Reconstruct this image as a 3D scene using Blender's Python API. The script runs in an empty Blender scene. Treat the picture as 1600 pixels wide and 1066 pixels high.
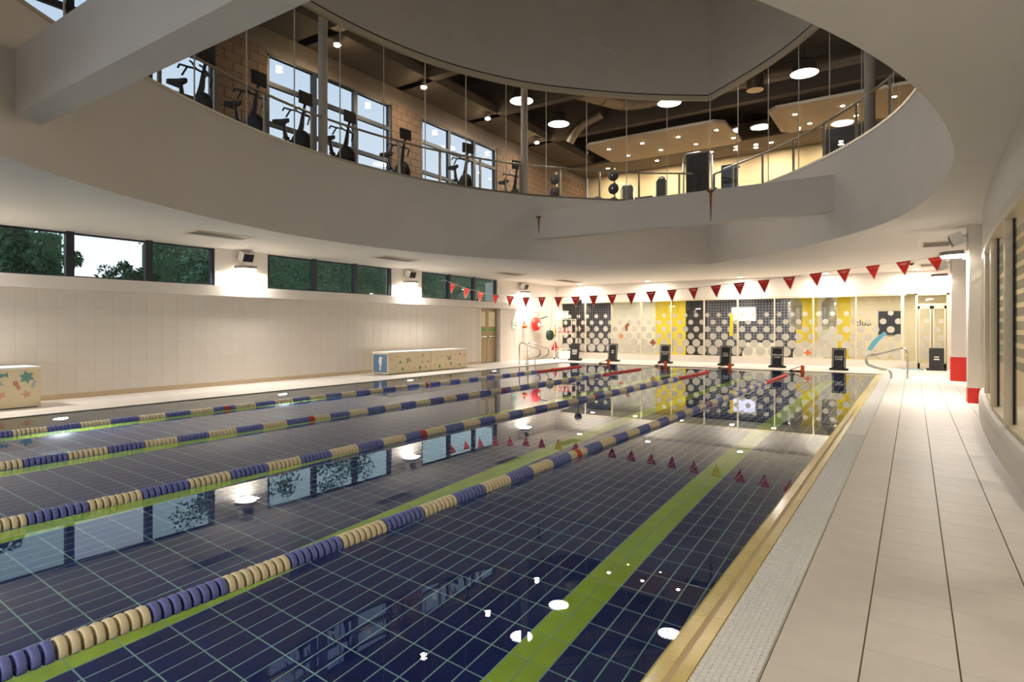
import bpy, bmesh, math, random
from mathutils import Vector, Matrix
random.seed(7)
S = bpy.context.scene
COL = S.collection
PI = math.pi

# ------------------------------------------------------------------ camera, world, exposure
HC = 1.40                                   # eye height above the pool deck
cam_d = bpy.data.cameras.new('camera'); cam = bpy.data.objects.new('camera', cam_d); COL.objects.link(cam)
cam.location = (0, 0, HC); cam.rotation_euler = (math.radians(90), 0, math.radians(33.65))
cam_d.sensor_width = 36; cam_d.lens = 36 * 942 / 1600; cam_d.shift_y = -22 / 1600
cam_d.clip_start = 0.05; cam_d.clip_end = 400
S.camera = cam
S.view_settings.view_transform = 'Standard'; S.view_settings.look = 'None'
S.view_settings.gamma = 1; S.view_settings.use_curve_mapping = False
S.view_settings.exposure = 1.95
W = bpy.data.worlds.new('world'); S.world = W; W.use_nodes = True
wn = W.node_tree.nodes; wl = W.node_tree.links
bg = wn['Background']
tc = wn.new('ShaderNodeTexCoord'); sp = wn.new('ShaderNodeSeparateXYZ'); rp = wn.new('ShaderNodeValToRGB')
wl.new(tc.outputs['Generated'], sp.inputs[0]); wl.new(sp.outputs['Z'], rp.inputs[0])
rp.color_ramp.elements[0].position = 0.0; rp.color_ramp.elements[0].color = (.80, .83, .86, 1)
rp.color_ramp.elements[1].position = 0.6; rp.color_ramp.elements[1].color = (.36, .52, .74, 1)
wl.new(rp.outputs[0], bg.inputs[0]); bg.inputs[1].default_value = 0.38
S.cycles.sample_clamp_indirect = 3.0
S.cycles.caustics_reflective = False
S.cycles.max_bounces = 10; S.cycles.diffuse_bounces = 5; S.cycles.transparent_max_bounces = 16
try: S.cycles.use_denoising = True
except Exception: pass

# ------------------------------------------------------------------ helpers
def lin(c):
    return tuple(((v / 255) / 12.92 if v <= 10 else ((v / 255 + .055) / 1.055) ** 2.4) for v in c)
M = {}
def mat(name, rgb, rough=.6, metal=0., spec=.5, noise=0., nscale=8., emit=None, estr=0., bump=0., bscale=60., obj_rand=0.):
    m = bpy.data.materials.new(name); m.use_nodes = True
    nt = m.node_tree; n = nt.nodes; b = n['Principled BSDF']
    col = lin(rgb) + (1,)
    b.inputs['Base Color'].default_value = col; b.inputs['Roughness'].default_value = rough
    b.inputs['Metallic'].default_value = metal; b.inputs['Specular IOR Level'].default_value = spec
    if emit: b.inputs['Emission Color'].default_value = lin(emit) + (1,); b.inputs['Emission Strength'].default_value = estr
    if noise or obj_rand:
        t = n.new('ShaderNodeTexCoord'); nz = n.new('ShaderNodeTexNoise'); nz.inputs['Scale'].default_value = nscale; nz.inputs['Detail'].default_value = 4
        nt.links.new(t.outputs['Object'], nz.inputs['Vector'])
        mr = n.new('ShaderNodeMapRange'); mr.inputs['From Min'].default_value = .3; mr.inputs['From Max'].default_value = .7
        mr.inputs['To Min'].default_value = 1 - noise; mr.inputs['To Max'].default_value = 1 + noise
        nt.links.new(nz.outputs['Fac'], mr.inputs['Value'])
        fac = mr.outputs[0]
        if obj_rand:
            oi = n.new('ShaderNodeObjectInfo'); m2 = n.new('ShaderNodeMapRange')
            m2.inputs['To Min'].default_value = 1 - obj_rand; m2.inputs['To Max'].default_value = 1 + obj_rand
            nt.links.new(oi.outputs['Random'], m2.inputs['Value'])
            mu = n.new('ShaderNodeMath'); mu.operation = 'MULTIPLY'; nt.links.new(fac, mu.inputs[0]); nt.links.new(m2.outputs[0], mu.inputs[1]); fac = mu.outputs[0]
        vm = n.new('ShaderNodeVectorMath'); vm.operation = 'SCALE'; vm.inputs[0].default_value = col[:3]
        nt.links.new(fac, vm.inputs['Scale']); nt.links.new(vm.outputs[0], b.inputs['Base Color'])
    if bump:
        t = n.new('ShaderNodeTexCoord'); nz = n.new('ShaderNodeTexNoise'); nz.inputs['Scale'].default_value = bscale
        nt.links.new(t.outputs['Object'], nz.inputs['Vector'])
        bp = n.new('ShaderNodeBump'); bp.inputs['Strength'].default_value = bump; bp.inputs['Distance'].default_value = .01
        nt.links.new(nz.outputs['Fac'], bp.inputs['Height']); nt.links.new(bp.outputs[0], b.inputs['Normal'])
    M[name] = m; return m
def thin_glass(name, tint, rough=0., ior=1.45, refl=1.):
    m = bpy.data.materials.new(name); m.use_nodes = True; nt = m.node_tree; n = nt.nodes; n.clear()
    o = n.new('ShaderNodeOutputMaterial'); mx = n.new('ShaderNodeMixShader'); tr = n.new('ShaderNodeBsdfTransparent'); gl = n.new('ShaderNodeBsdfGlossy')
    fr = n.new('ShaderNodeFresnel'); fr.inputs['IOR'].default_value = ior; gl.inputs['Roughness'].default_value = rough
    ge = n.new('ShaderNodeNewGeometry'); ml = n.new('ShaderNodeMath'); ml.operation = 'MULTIPLY'; ml.inputs[1].default_value = refl
    # the same Fresnel on both sides of a thin pane
    vn = n.new('ShaderNodeMix'); vn.data_type = 'FLOAT'
    vn.inputs[2].default_value = ior; vn.inputs[3].default_value = 1 / ior
    nt.links.new(ge.outputs['Backfacing'], vn.inputs[0]); nt.links.new(vn.outputs[0], fr.inputs['IOR'])
    tr.inputs[0].default_value = tuple(tint) + (1,); gl.inputs[0].default_value = (1, 1, 1, 1)
    nt.links.new(fr.outputs[0], ml.inputs[0]); nt.links.new(ml.outputs[0], mx.inputs[0])
    nt.links.new(tr.outputs[0], mx.inputs[1]); nt.links.new(gl.outputs[0], mx.inputs[2]); nt.links.new(mx.outputs[0], o.inputs[0])
    M[name] = m; return m
def film(name, rgb, alpha, tint=(1, 1, 1)):
    m = bpy.data.materials.new(name); m.use_nodes = True; nt = m.node_tree; n = nt.nodes; n.clear()
    o = n.new('ShaderNodeOutputMaterial'); mx = n.new('ShaderNodeMixShader'); tr = n.new('ShaderNodeBsdfTransparent'); df = n.new('ShaderNodeBsdfDiffuse')
    tr.inputs[0].default_value = tuple(tint) + (1,); df.inputs[0].default_value = lin(rgb) + (1,); mx.inputs[0].default_value = alpha
    nt.links.new(tr.outputs[0], mx.inputs[1]); nt.links.new(df.outputs[0], mx.inputs[2]); nt.links.new(mx.outputs[0], o.inputs[0])
    M[name] = m; return m

class MB:
    """collects shapes; build() links them as ONE mesh object"""
    def __init__(s): s.v = []; s.f = []; s.m = []; s.sm = []
    def add(s, vs, fs, mi=0, smooth=False):
        k = len(s.v); s.v += [tuple(p) for p in vs]
        for f in fs: s.f.append([i + k for i in f]); s.m.append(mi); s.sm.append(smooth)
        return s
    def box(s, x0, x1, y0, y1, z0, z1, mi=0):
        vs = [(x, y, z) for z in (z0, z1) for y in (y0, y1) for x in (x0, x1)]
        return s.add(vs, [(0, 2, 3, 1), (4, 5, 7, 6), (0, 1, 5, 4), (2, 6, 7, 3), (0, 4, 6, 2), (1, 3, 7, 5)], mi)
    def cbox(s, c, d, mi=0, rot=None, ch=0.):
        """box about c, size d, optional rotation matrix, chamfered vertical edges when ch"""
        x, y, z = [q / 2 for q in d]
        if ch:
            pr = [(-x + ch, -y), (x - ch, -y), (x, -y + ch), (x, y - ch), (x - ch, y), (-x + ch, y), (-x, y - ch), (-x, -y + ch)]
        else: pr = [(-x, -y), (x, -y), (x, y), (-x, y)]
        n = len(pr); vs = [Vector((a, b, -z)) for a, b in pr] + [Vector((a, b, z)) for a, b in pr]
        if rot: vs = [rot @ v for v in vs]
        vs = [v + Vector(c) for v in vs]
        fs = [tuple(reversed(range(n))), tuple(range(n, 2 * n))] + [(i, (i + 1) % n, n + (i + 1) % n, n + i) for i in range(n)]
        return s.add(vs, fs, mi)
    def tube(s, pts, r, seg=8, mi=0, close=False, caps=True):
        pts = [Vector(p) for p in pts]; n = len(pts); rings = []
        up = Vector((0, 0, 1))
        prev = None
        for i, p in enumerate(pts):
            if close: t = pts[(i + 1) % n] - pts[i - 1]
            else: t = pts[min(i + 1, n - 1)] - pts[max(i - 1, 0)]
            t.normalize()
            if prev is None:
                a = up if abs(t.z) < .95 else Vector((1, 0, 0))
                u = t.cross(a).normalized()
            else: u = (prev - t * prev.dot(t)).normalized()
            w = t.cross(u); prev = u
            rr = r[i] if isinstance(r, (list, tuple)) else r
            rings.append([p + (u * math.cos(2 * PI * k / seg) + w * math.sin(2 * PI * k / seg)) * rr for k in range(seg)])
        vs = [v for q in rings for v in q]; fs = []
        for i in range(n if close else n - 1):
            j = (i + 1) % n
            for k in range(seg):
                l = (k + 1) % seg; fs.append((i * seg + k, i * seg + l, j * seg + l, j * seg + k))
        s.add(vs, fs, mi, True)
        if caps and not close: s.add(rings[0], [tuple(reversed(range(seg)))], mi); s.add(rings[-1], [tuple(range(seg))], mi)
        return s
    def lathe(s, prof, c=(0, 0, 0), axis='z', seg=16, mi=0, smooth=True):
        """prof = [(r, h)...] turned about an axis through c"""
        vs = []; n = len(prof)
        for r, h in prof:
            for k in range(seg):
                a = 2 * PI * k / seg; x, y = r * math.cos(a), r * math.sin(a)
                p = (x, y, h) if axis == 'z' else ((h, x, y) if axis == 'x' else (x, h, y))
                vs.append((p[0] + c[0], p[1] + c[1], p[2] + c[2]))
        fs = []
        for i in range(n - 1):
            for k in range(seg):
                l = (k + 1) % seg; q = (i * seg + k, i * seg + l, (i + 1) * seg + l, (i + 1) * seg + k)
                fs.append(q if axis != 'y' else tuple(reversed(q)))
        if prof[0][0] > 1e-6: fs.append(tuple(reversed(range(seg))) if axis != 'y' else tuple(range(seg)))
        if prof[-1][0] > 1e-6: 
            q = tuple(range((n - 1) * seg, n * seg)); fs.append(q if axis != 'y' else tuple(reversed(q)))
        return s.add(vs, fs, mi, smooth)
    def prism(s, poly, origin, ux, uy, uz, mi=0):
        """flat polygon (2D) in the frame ux, uy at origin, thick along uz"""
        o = Vector(origin); ux = Vector(ux); uy = Vector(uy); uz = Vector(uz); n = len(poly)
        a = [o + ux * p[0] + uy * p[1] for p in poly]; b = [q + uz for q in a]
        return s.add(a + b, [tuple(reversed(range(n))), tuple(range(n, 2 * n))] + [(i, (i + 1) % n, n + (i + 1) % n, n + i) for i in range(n)], mi)
    def sweep(s, path, prof, mi=0, smooth=False, caps=True):
        """path = [(x, y, nx, ny)]; prof = [(offset along n, z)] closed polygon"""
        n = len(prof); vs = []; fs = []
        for x, y, nx, ny in path: vs += [(x + nx * o, y + ny * o, z) for o, z in prof]
        for i in range(len(path) - 1):
            for k in range(n):
                l = (k + 1) % n; fs.append((i * n + k, i * n + l, (i + 1) * n + l, (i + 1) * n + k))
        s.add(vs, fs, mi, smooth)
        if caps:
            s.add(vs[:n], [tuple(reversed(range(n)))], mi); s.add(vs[-n:], [tuple(range(n))], mi)
        return s
    def mesh(s, name, mats):
        me = bpy.data.meshes.new(name); me.from_pydata(s.v, [], s.f)
        for q in (mats if isinstance(mats, (list, tuple)) else [mats]): me.materials.append(M[q])
        me.polygons.foreach_set('material_index', s.m); me.polygons.foreach_set('use_smooth', s.sm)
        bm = bmesh.new(); bm.from_mesh(me); bmesh.ops.recalc_face_normals(bm, faces=bm.faces); bm.to_mesh(me); bm.free()
        me.update(); return me
    def build(s, name, mats, parent=None, loc=None):
        o = link(name, s.mesh(name, mats), parent)
        if loc is not None: o.location = loc
        return o
def link(name, me, parent=None, loc=None, rz=0.):
    o = bpy.data.objects.new(name, me); COL.objects.link(o); o.parent = parent
    if loc is not None: o.location = loc
    if rz: o.rotation_euler = (0, 0, rz)
    return o
def tag(o, label, cat=None, group=None, kind=None):
    o['label'] = label
    if cat: o['category'] = cat
    if group: o['group'] = group
    if kind: o['kind'] = kind
    return o
def struct(o, label): return tag(o, label, kind='structure')
def thing(name, label, cat, loc=(0, 0, 0), rz=0., group=None):
    o = link(name, None, None, loc, rz); tag(o, label, cat, group); return o
def copy_tree(o, parent=None):
    c = o.copy(); COL.objects.link(c); c.parent = parent
    for ch in [k for k in bpy.data.objects if k.parent == o]: copy_tree(ch, c)
    return c
TXT = {}
def text(body, size, parent, loc, rot, m, shear=0.):
    if (body, size, m, shear) not in TXT:
        cu = bpy.data.curves.new('lettering', 'FONT'); cu.body = body; cu.size = size; cu.align_x = 'CENTER'; cu.align_y = 'CENTER'
        cu.shear = shear; cu.extrude = .0015; cu.resolution_u = 2
        q = bpy.data.objects.new('lettering', cu); me = bpy.data.meshes.new_from_object(q); bpy.data.objects.remove(q)
        me.materials.clear(); me.materials.append(M[m]); TXT[body, size, m, shear] = me
    o = link('lettering', TXT[body, size, m, shear], parent, loc); o.rotation_euler = rot
    return o
def area(name, loc, size, power, color, rot=(0, 0, 0), shape='DISK', size_y=None, parent=None, spread=PI):
    l = bpy.data.lights.new(name, 'AREA'); l.shape = shape; l.size = size; l.energy = power; l.color = color; l.spread = spread
    if size_y: l.size_y = size_y
    o = bpy.data.objects.new(name, l); COL.objects.link(o); o.location = loc; o.rotation_euler = rot; o.parent = parent
    return o
def fill_plane(loops, z):
    """flat face with holes"""
    bm = bmesh.new(); es = []
    for lp in loops:
        vs = [bm.verts.new((x, y, z)) for x, y in lp]
        for i in range(len(vs)): es.append(bm.edges.new((vs[i], vs[(i + 1) % len(vs)])))
    bmesh.ops.triangle_fill(bm, edges=es, use_beauty=True, use_dissolve=False)
    vs = [tuple(v.co) for v in bm.verts]; bm.verts.index_update(); fs = [[v.index for v in f.verts] for f in bm.faces]
    bm.free(); return vs, fs

# ------------------------------------------------------------------ materials
WARM = (1.0, .90, .78); NEUT = (1.0, .93, .84)
mat('plaster', (229, 222, 213), .75, noise=.02, nscale=1.5)
mat('soffit', (232, 228, 222), .7, noise=.015, nscale=1.)
mat('deck_tile', (226, 219, 210), .45, noise=.035, nscale=5., bump=.15, bscale=90., obj_rand=.02)
mat('deck_grout', (158, 142, 116), .9)
mat('rough_tile', (226, 219, 210), .7, noise=.05, nscale=70., bump=.4, bscale=120.)
mat('wall_tile', (224, 217, 207), .35, noise=.015, nscale=2., obj_rand=.012)
mat('wall_grout', (214, 206, 196), .9)
mat('skirting', (202, 182, 152), .5)
mat('pool_tile', (8, 36, 116), .25, noise=.08, nscale=3., obj_rand=.06)
mat('pool_tile_green', (204, 238, 74), .3, noise=.05, nscale=3., obj_rand=.03)
mat('pool_grout', (190, 238, 236), .9)
mat('yellow_tile', (230, 210, 134), .16, noise=.07, nscale=9., obj_rand=.03)
mat('coping_grout', (222, 206, 178), .8)
mat('grate_white', (242, 241, 238), .4)
mat('gutter_dark', (88, 86, 80), .8)
mat('strip_metal', (178, 174, 150), .4, metal=.6)
mat('cream_frame', (224, 212, 188), .45)
mat('cream_wall', (230, 214, 178), .6)
mat('dark_frame', (34, 40, 50), .4)
mat('gasket', (18, 17, 16), .6)
mat('steel', (200, 196, 188), .22, metal=1.)
mat('rail_metal', (176, 168, 150), .35, metal=.7)
mat('door_metal', (166, 148, 118), .35, metal=.55, noise=.08, nscale=2.)
mat('door_wood', (178, 158, 124), .4, noise=.08, nscale=3.)
mat('white_plastic', (238, 236, 232), .4)
mat('lamp_off', (150, 142, 134), .5)
mat('grille_dark', (52, 47, 45), .6)
mat('black', (22, 21, 22), .5)
mat('black_soft', (32, 31, 33), .7)
mat('grey_dark', (62, 60, 60), .6)
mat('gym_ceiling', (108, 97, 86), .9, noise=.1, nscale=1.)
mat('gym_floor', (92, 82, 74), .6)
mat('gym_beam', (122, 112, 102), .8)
mat('block', (116, 94, 76), .85, noise=.1, nscale=6., obj_rand=.06, bump=.3, bscale=40.)
mat('mortar', (96, 78, 62), .95)
mat('duct', (168, 156, 138), .35, metal=.8)
mat('raft', (214, 200, 178), .7)
mat('red_paint', (222, 44, 32), .45)
mat('flag_red', (226, 40, 30), .6)
mat('flag_edge', (246, 176, 150), .6)
mat('orange', (238, 104, 22), .45)
mat('orange_dark', (150, 66, 24), .5)
mat('float_blue', (112, 122, 190), .45, noise=.06, nscale=30.)
mat('float_cream', (240, 226, 188), .45, noise=.05, nscale=30.)
mat('float_red', (214, 52, 36), .45)
mat('rope_red', (196, 70, 62), .6)
mat('cable', (120, 124, 130), .5)
mat('box_cream', (232, 216, 180), .5)
mat('box_lid', (246, 243, 238), .4)
mat('box_blue', (104, 138, 172), .5)
mat('decal_green', (92, 156, 62), .6); mat('decal_teal', (112, 160, 146), .6); mat('decal_orange', (226, 172, 140), .6)
mat('decal_peach', (238, 188, 158), .6); mat('decal_grey', (190, 196, 190), .6); mat('decal_red', (206, 146, 122), .6)
mat('sign_white', (240, 238, 232), .5); mat('sign_green', (200, 226, 200), .5); mat('ink', (30, 30, 32), .6)
mat('bag_green', (34, 62, 48), .7); mat('yellow_plastic', (236, 178, 60), .5); mat('pink', (226, 140, 132), .6)
0
mat('spa_yellow', (228, 204, 40), .5); mat('spa_white', (222, 220, 206), .5); mat('spa_cream', (222, 212, 180), .6); mat('spa_floor', (196, 186, 160), .5)
mat('spa_green', (70, 120, 70), .6)
mat('silver', (196, 194, 184), .25, metal=.75)
mat('mat_blue', (120, 170, 184), .8)
mat('leaf', (86, 118, 86), .6, noise=.2, nscale=2.); mat('leaf_pale', (122, 150, 120), .6, noise=.2, nscale=2.)
mat('bark', (78, 66, 54), .9); mat('grass', (84, 104, 62), .9, noise=.15, nscale=1.)
mat('sticker_orange', (222, 112, 60), .6); mat('sticker_brown', (150, 84, 60), .6); mat('sticker_blue', (90, 160, 186), .6)
mat('lamp_white', (255, 250, 242), .5, emit=(255, 244, 228), estr=7.)
mat('lamp_down', (255, 246, 230), .5, emit=(255, 236, 206), estr=9.)
mat('lamp_spot', (255, 240, 214), .5, emit=(255, 226, 180), estr=40.)
mat('lamp_disc', (255, 255, 255), .5, emit=(250, 252, 255), estr=9.)
mat('lavender_glow', (210, 206, 240), .5, emit=(206, 204, 244), estr=.45)
thin_glass('clear_glass', (.95, .96, .94)); thin_glass('gym_glass', (.90, .88, .84), refl=1.)
thin_glass('green_glass', (.74, .88, .82)); thin_glass('sky_glass', (.84, .90, .94))
film('rust', (178, 108, 36), .62); film('frost', (206, 202, 190), .82); film('film_band', (170, 176, 160), .75)
# dark wall tiles with pale joints, far behind the glass
def grid_mat(name, tile, joint, sx, sz):
    m = mat(name, tile, .3); nt = m.node_tree; n = nt.nodes
    t = n.new('ShaderNodeTexCoord'); mp = n.new('ShaderNodeMapping'); mp.inputs['Rotation'].default_value = (PI / 2, 0, 0)
    br = n.new('ShaderNodeTexBrick'); br.offset = 0; br.inputs['Color1'].default_value = lin(tile) + (1,); br.inputs['Color2'].default_value = lin(tile) + (1,)
    br.inputs['Mortar'].default_value = lin(joint) + (1,); br.inputs['Scale'].default_value = 1; br.inputs['Brick Width'].default_value = sx; br.inputs['Row Height'].default_value = sz; br.inputs['Mortar Size'].default_value = .006
    nt.links.new(t.outputs['Object'], mp.inputs[0]); nt.links.new(mp.outputs[0], br.inputs[0]); nt.links.new(br.outputs['Color'], n['Principled BSDF'].inputs['Base Color'])
grid_mat('spa_tiles', (48, 50, 62), (176, 176, 186), .12, .12)
# water: one real refracting surface
wm = bpy.data.materials.new('water'); wm.use_nodes = True; nt = wm.node_tree; nt.nodes.clear()
o_ = nt.nodes.new('ShaderNodeOutputMaterial'); g_ = nt.nodes.new('ShaderNodeBsdfGlass'); g_.inputs['IOR'].default_value = 1.333; g_.inputs['Roughness'].default_value = 0.
g_.inputs['Color'].default_value = (.93, .98, 1., 1); nt.links.new(g_.outputs[0], o_.inputs[0]); M['water'] = wm

# ------------------------------------------------------------------ key dimensions (metres, deck = 0)
XL = -13.7            # long left wall
XP0, XP1 = -11.6, -.89  # pool, left and right walls
YP0, YP1 = -4.0, 21.0   # pool, near and far ends
YB = 24.2             # glazed back wall
ZS, ZU, ZT = 3.27, 5.10, 8.25   # low ceiling, gym floor edge, top of gym glass
ZW, DEP = -.012, 1.35   # water level, pool depth
ROPES = (-9.76, -7.54, -5.31, -3.08)

# leaf-shaped opening in the low ceiling: two arcs meeting in points at both ends
ARC_L = [(-5.05, -1.6), (-6.9, .5), (-8.3, 2.4), (-8.8, 3.05), (-9.2, 3.74), (-9.58, 4.57), (-9.98, 5.57), (-10.38, 6.9), (-10.6, 8.45), (-10.48, 10.4), (-10.05, 12.25), (-9.0, 14.4), (-8.08, 15.46), (-6.7, 16.9), (-5.05, 18.1)]
ARC_R = [(-5.05, 18.1), (-4.09, 17.36), (-3.1, 16.55), (-2.4, 15.8), (-1.55, 14.7), (-.9, 13.7), (-.27, 12.5), (.09, 11.2), (.36, 9.4), (.38, 7.8), (.2, 6.5), (.03, 5.65), (-.1, 5.08), (-.49, 4.17), (-.68, 3.69), (-1.6, 2.2), (-3.2, .3), (-5.05, -1.6)]
def catmull(P, n=6):
    out = []
    for i in range(len(P) - 1):
        p0, p1, p2, p3 = [Vector(P[max(0, min(len(P) - 1, i + k))]) for k in (-1, 0, 1, 2)]
        for j in range(n):
            t = j / n
            out.append(.5 * ((2 * p1) + (p2 - p0) * t + (2 * p0 - 5 * p1 + 4 * p2 - p3) * t * t + (3 * p1 - p0 - 3 * p2 + p3) * t ** 3))
    out.append(Vector(P[-1])); return out
def smooth_pts(P, it=3):
    for _ in range(it): P = [P[0]] + [(P[i - 1] + P[i] * 2 + P[i + 1]) / 4 for i in range(1, len(P) - 1)] + [P[-1]]
    return P
def resample(P, step):
    d = [0.]
    for a, b in zip(P, P[1:]): d.append(d[-1] + (b - a).length)
    n = max(1, round(d[-1] / step)); out = []; j = 0
    for k in range(n + 1):
        s = d[-1] * k / n
        while j < len(d) - 2 and d[j + 1] < s: j += 1
        t = (s - d[j]) / max(1e-9, d[j + 1] - d[j]); out.append(P[j].lerp(P[j + 1], min(1, t)))
    return out
arcL = smooth_pts(resample(catmull(ARC_L), .3), 12); arcR = smooth_pts(resample(catmull(ARC_R), .3), 12)
LEAF = [(p.x, p.y) for p in arcL[:-1]] + [(p.x, p.y) for p in arcR[:-1]]
def with_normals(P, flip=1):
    out = []
    for i, p in enumerate(P):
        t = (P[min(i + 1, len(P) - 1)] - P[max(i - 1, 0)]).normalized()
        out.append((p.x, p.y, -t.y * flip, t.x * flip))      # n points out of the void
    return out
pathL, pathR = with_normals(arcL), with_normals(arcR)

# ------------------------------------------------------------------ pool deck
b = MB(); b.box(-.52, 3.2, -4.5, YB + .1, -.14, -.006); b.box(XL - .1, -.52, YP1, YB + .1, -.14, -.006); b.box(XL - .1, XP0, -4.5, YP1, -.14, -.006)
floor = struct(b.build('floor', 'deck_grout'), 'pale tiled pool deck with tan joints running the length of the pool')
px_, py_ = .3405, .3235
cols = [(-.508, -.181), (-.181, .158), (.158, .4985), (.4985, .839)]
tile_me = {}
for ci, (x0, x1) in enumerate(cols):
    w = x1 - x0 - .007
    tile_me[ci] = MB().cbox((0, 0, 0), (w, py_ - .003, .012), ch=.0).mesh('tile', 'deck_tile')
    k = 0
    while True:
        y = 2.708 - py_ + k * py_ + py_ / 2; k += 1
        if y > YB - .1: break
        link('tile', tile_me[ci], floor, ((x0 + x1) / 2, y, -.004))
f = MB(); g = MB()
for i in range(60):                                           # far deck, left deck, deck under and behind the camera: same tiles, joined
    for j in range(12):
        x = -.508 - px_ * (i + .5); y = YP1 + .2 + px_ * (j + .5)
        if x > XL + .1 and y < YB - .1: f.box(x - .168, x + .168, y - .168, y + .168, -.01, .002)
for i in range(6):
    for j in range(88):
        x = XP0 - .12 - px_ * (i + .5); y = -4.3 + px_ * (j + .5)
        if x > XL + .1 and y < YP1 + .2: f.box(x - .168, x + .168, y - .168, y + .168, -.01, .002)
for i in range(4):
    for j in range(21):
        y = 2.708 - py_ * (j + 1.5); x0, x1 = cols[i]
        if y > -4.4: f.box(x0 + .0035, x1 - .0035, y - .16, y + .16, -.01, .002)
for j in range(84):
    for i in range(6): 
        x = .839 + px_ * (i + .5); y = -4.3 + px_ * (j + .5)
        if y < YB: g.box(x - .168, x + .168, y - .168, y + .168, -.01, .0025)
o = f.build('tile_field', 'deck_tile', floor); o['kind'] = 'stuff'
o = g.build('rough_tile_strip', 'rough_tile', floor); o['kind'] = 'stuff'
# raised pale edge round the far end and the left side of the pool
e = MB(); e.box(XP0 - .12, -.9, YP1, YP1 + .2, -.14, .003); e.box(XP0 - .12, XP0, -4.4, YP1, -.14, .003)
struct(e.build('trim_1', 'deck_tile'), 'pale stone edge along the far end and window side of the pool')

# ------------------------------------------------------------------ pool basin and tiles
b = MB(); zf = ZW - DEP - .006
b.box(XP0 - .1, XP1 + .1, YP0 - .1, YP1 + .1, zf - .1, zf, 0)
b.box(XP0 - .1, XP0, YP0 - .1, YP1 + .1, zf, -.14, 1); b.box(XP1, XP1 + .1, YP0 - .1, YP1 + .1, zf, -.14, 1)
b.box(XP0, XP1, YP0 - .1, YP0, zf, -.02, 1); b.box(XP0, XP1, YP1, YP1 + .1, zf, -.14, 1)
basin = struct(b.build('pool_basin', ['pool_grout', 'pool_tile']), 'deep navy tiled swimming pool basin with pale blue joints')
TX, TY, GX0, GY0 = .1397, .276, -1.84, 3.985
def is_green(i):           # lane lines two tiles wide, one under the middle of each lane
    for k in range(5):
        if i in (-1 - 16 * k, -2 - 16 * k): return True
    return False
def view_hits():           # which floor tiles show largest through the water
    c, s = math.cos(math.radians(33.65)), math.sin(math.radians(33.65)); cnt = {}
    for py in range(560, 1066, 6):
        for px in range(0, 1400, 6):
            u, v = (px - 800) / 942, (511 - py) / 942
            d = Vector((-s + c * u, c + s * u, v)); t = (ZW - HC) / v; p = d * t; d.normalize()
            h = Vector((d.x, d.y)) / 1.333; q = DEP / math.sqrt(max(1e-6, 1 - h.length_squared))
            x, y = p.x + h.x * q, p.y + h.y * q
            if XP0 < x < XP1 and p.x < -.9 and p.y < YP1:
                k = (math.floor((x - GX0) / TX), math.floor((y - GY0) / TY)); cnt[k] = cnt.get(k, 0) + 1
    return set(sorted(cnt, key=lambda k: -cnt[k])[:600])
hits = view_hits(); nb = ng = 0
tb = MB().cbox((0, 0, 0), (TX - .011, TY - .011, .012)).mesh('pool_tile', 'pool_tile')
tg = MB().cbox((0, 0, 0), (TX - .007, TY - .007, .012)).mesh('lane_line_tile', 'pool_tile_green')
fb, fg = MB(), MB(); zc = zf - .0035
for i in range(-71, 8):
    for j in range(-29, 62):
        x, y = GX0 + TX * (i + .5), GY0 + TY * (j + .5)
        if not (XP0 - TX < x < XP1 and YP0 < y < YP1): continue
        gr = is_green(i) and 0 < y < YP1 - 1.6 or (is_green(i) and y <= 0)
        if gr:
            if (i, j) in hits and ng < 140: link('lane_line_tile', tg, basin, (x, y, zc)); ng += 1
            else: fg.box(x - TX / 2 + .0035, x + TX / 2 - .0035, y - TY / 2 + .0035, y + TY / 2 - .0035, zc - .006, zc + .006)
        else:
            if (i, j) in hits and nb < 300: link('pool_tile', tb, basin, (x, y, zc)); nb += 1
            else: fb.box(x - TX / 2 + .0055, x + TX / 2 - .0055, y - TY / 2 + .0055, y + TY / 2 - .0055, zc - .006, zc + .006)
o = fb.build('pool_tile_field', 'pool_tile', basin); o['kind'] = 'stuff'
o = fg.build('lane_line_field', 'pool_tile_green', basin); o['kind'] = 'stuff'
# water surface
w = MB(); w.add([(XP0, YP0, ZW), (-.90, YP0, ZW), (-.90, YP1, ZW), (XP0, YP1, ZW)], [(0, 1, 2, 3)])
o = w.build('pool_water', 'water'); tag(o, 'still clear pool water mirroring the windows', 'water', kind='stuff')
# yellow coping: two rows of tiles dipping into the water
b = MB(); b.add([(-.745, YP0, -.008), (-.745, YP1, -.008), (-.90, YP0, -.022), (-.90, YP1, -.022), (-.745, YP0, -.16), (-.745, YP1, -.16), (-.90, YP0, -.16), (-.90, YP1, -.16)], [(0, 2, 3, 1), (2, 6, 7, 3), (4, 5, 7, 6), (0, 1, 5, 4), (0, 4, 6, 2), (1, 3, 7, 5)])
coping = struct(b.build('trim_2', 'coping_grout'), 'sloping yellow tiled coping between the water and the white grating')
def cop(x0, x1, z0, z1): return MB().add([(x0, -.119, z0), (x1, -.119, z1), (x1, .119, z1), (x0, .119, z0), (x0, -.119, z0 - .02), (x1, -.119, z1 - .02), (x1, .119, z1 - .02), (x0, .119, z0 - .02)], [(0, 3, 2, 1), (4, 5, 6, 7), (0, 1, 5, 4), (3, 7, 6, 2), (1, 2, 6, 5), (0, 4, 7, 3)]).mesh('coping_tile', 'yellow_tile')
c1, c2 = cop(-.747, -.806, .002, -.006), cop(-.832, -.906, -.004, -.016)
for k in range(104):
    y = YP0 + .12 + k * .24
    if y > YP1 - .1: break
    if y < .2: continue
    link('coping_tile', c1, coping, (0, y, 0)); link('coping_tile', c2, coping, (0, y, 0))
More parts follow.
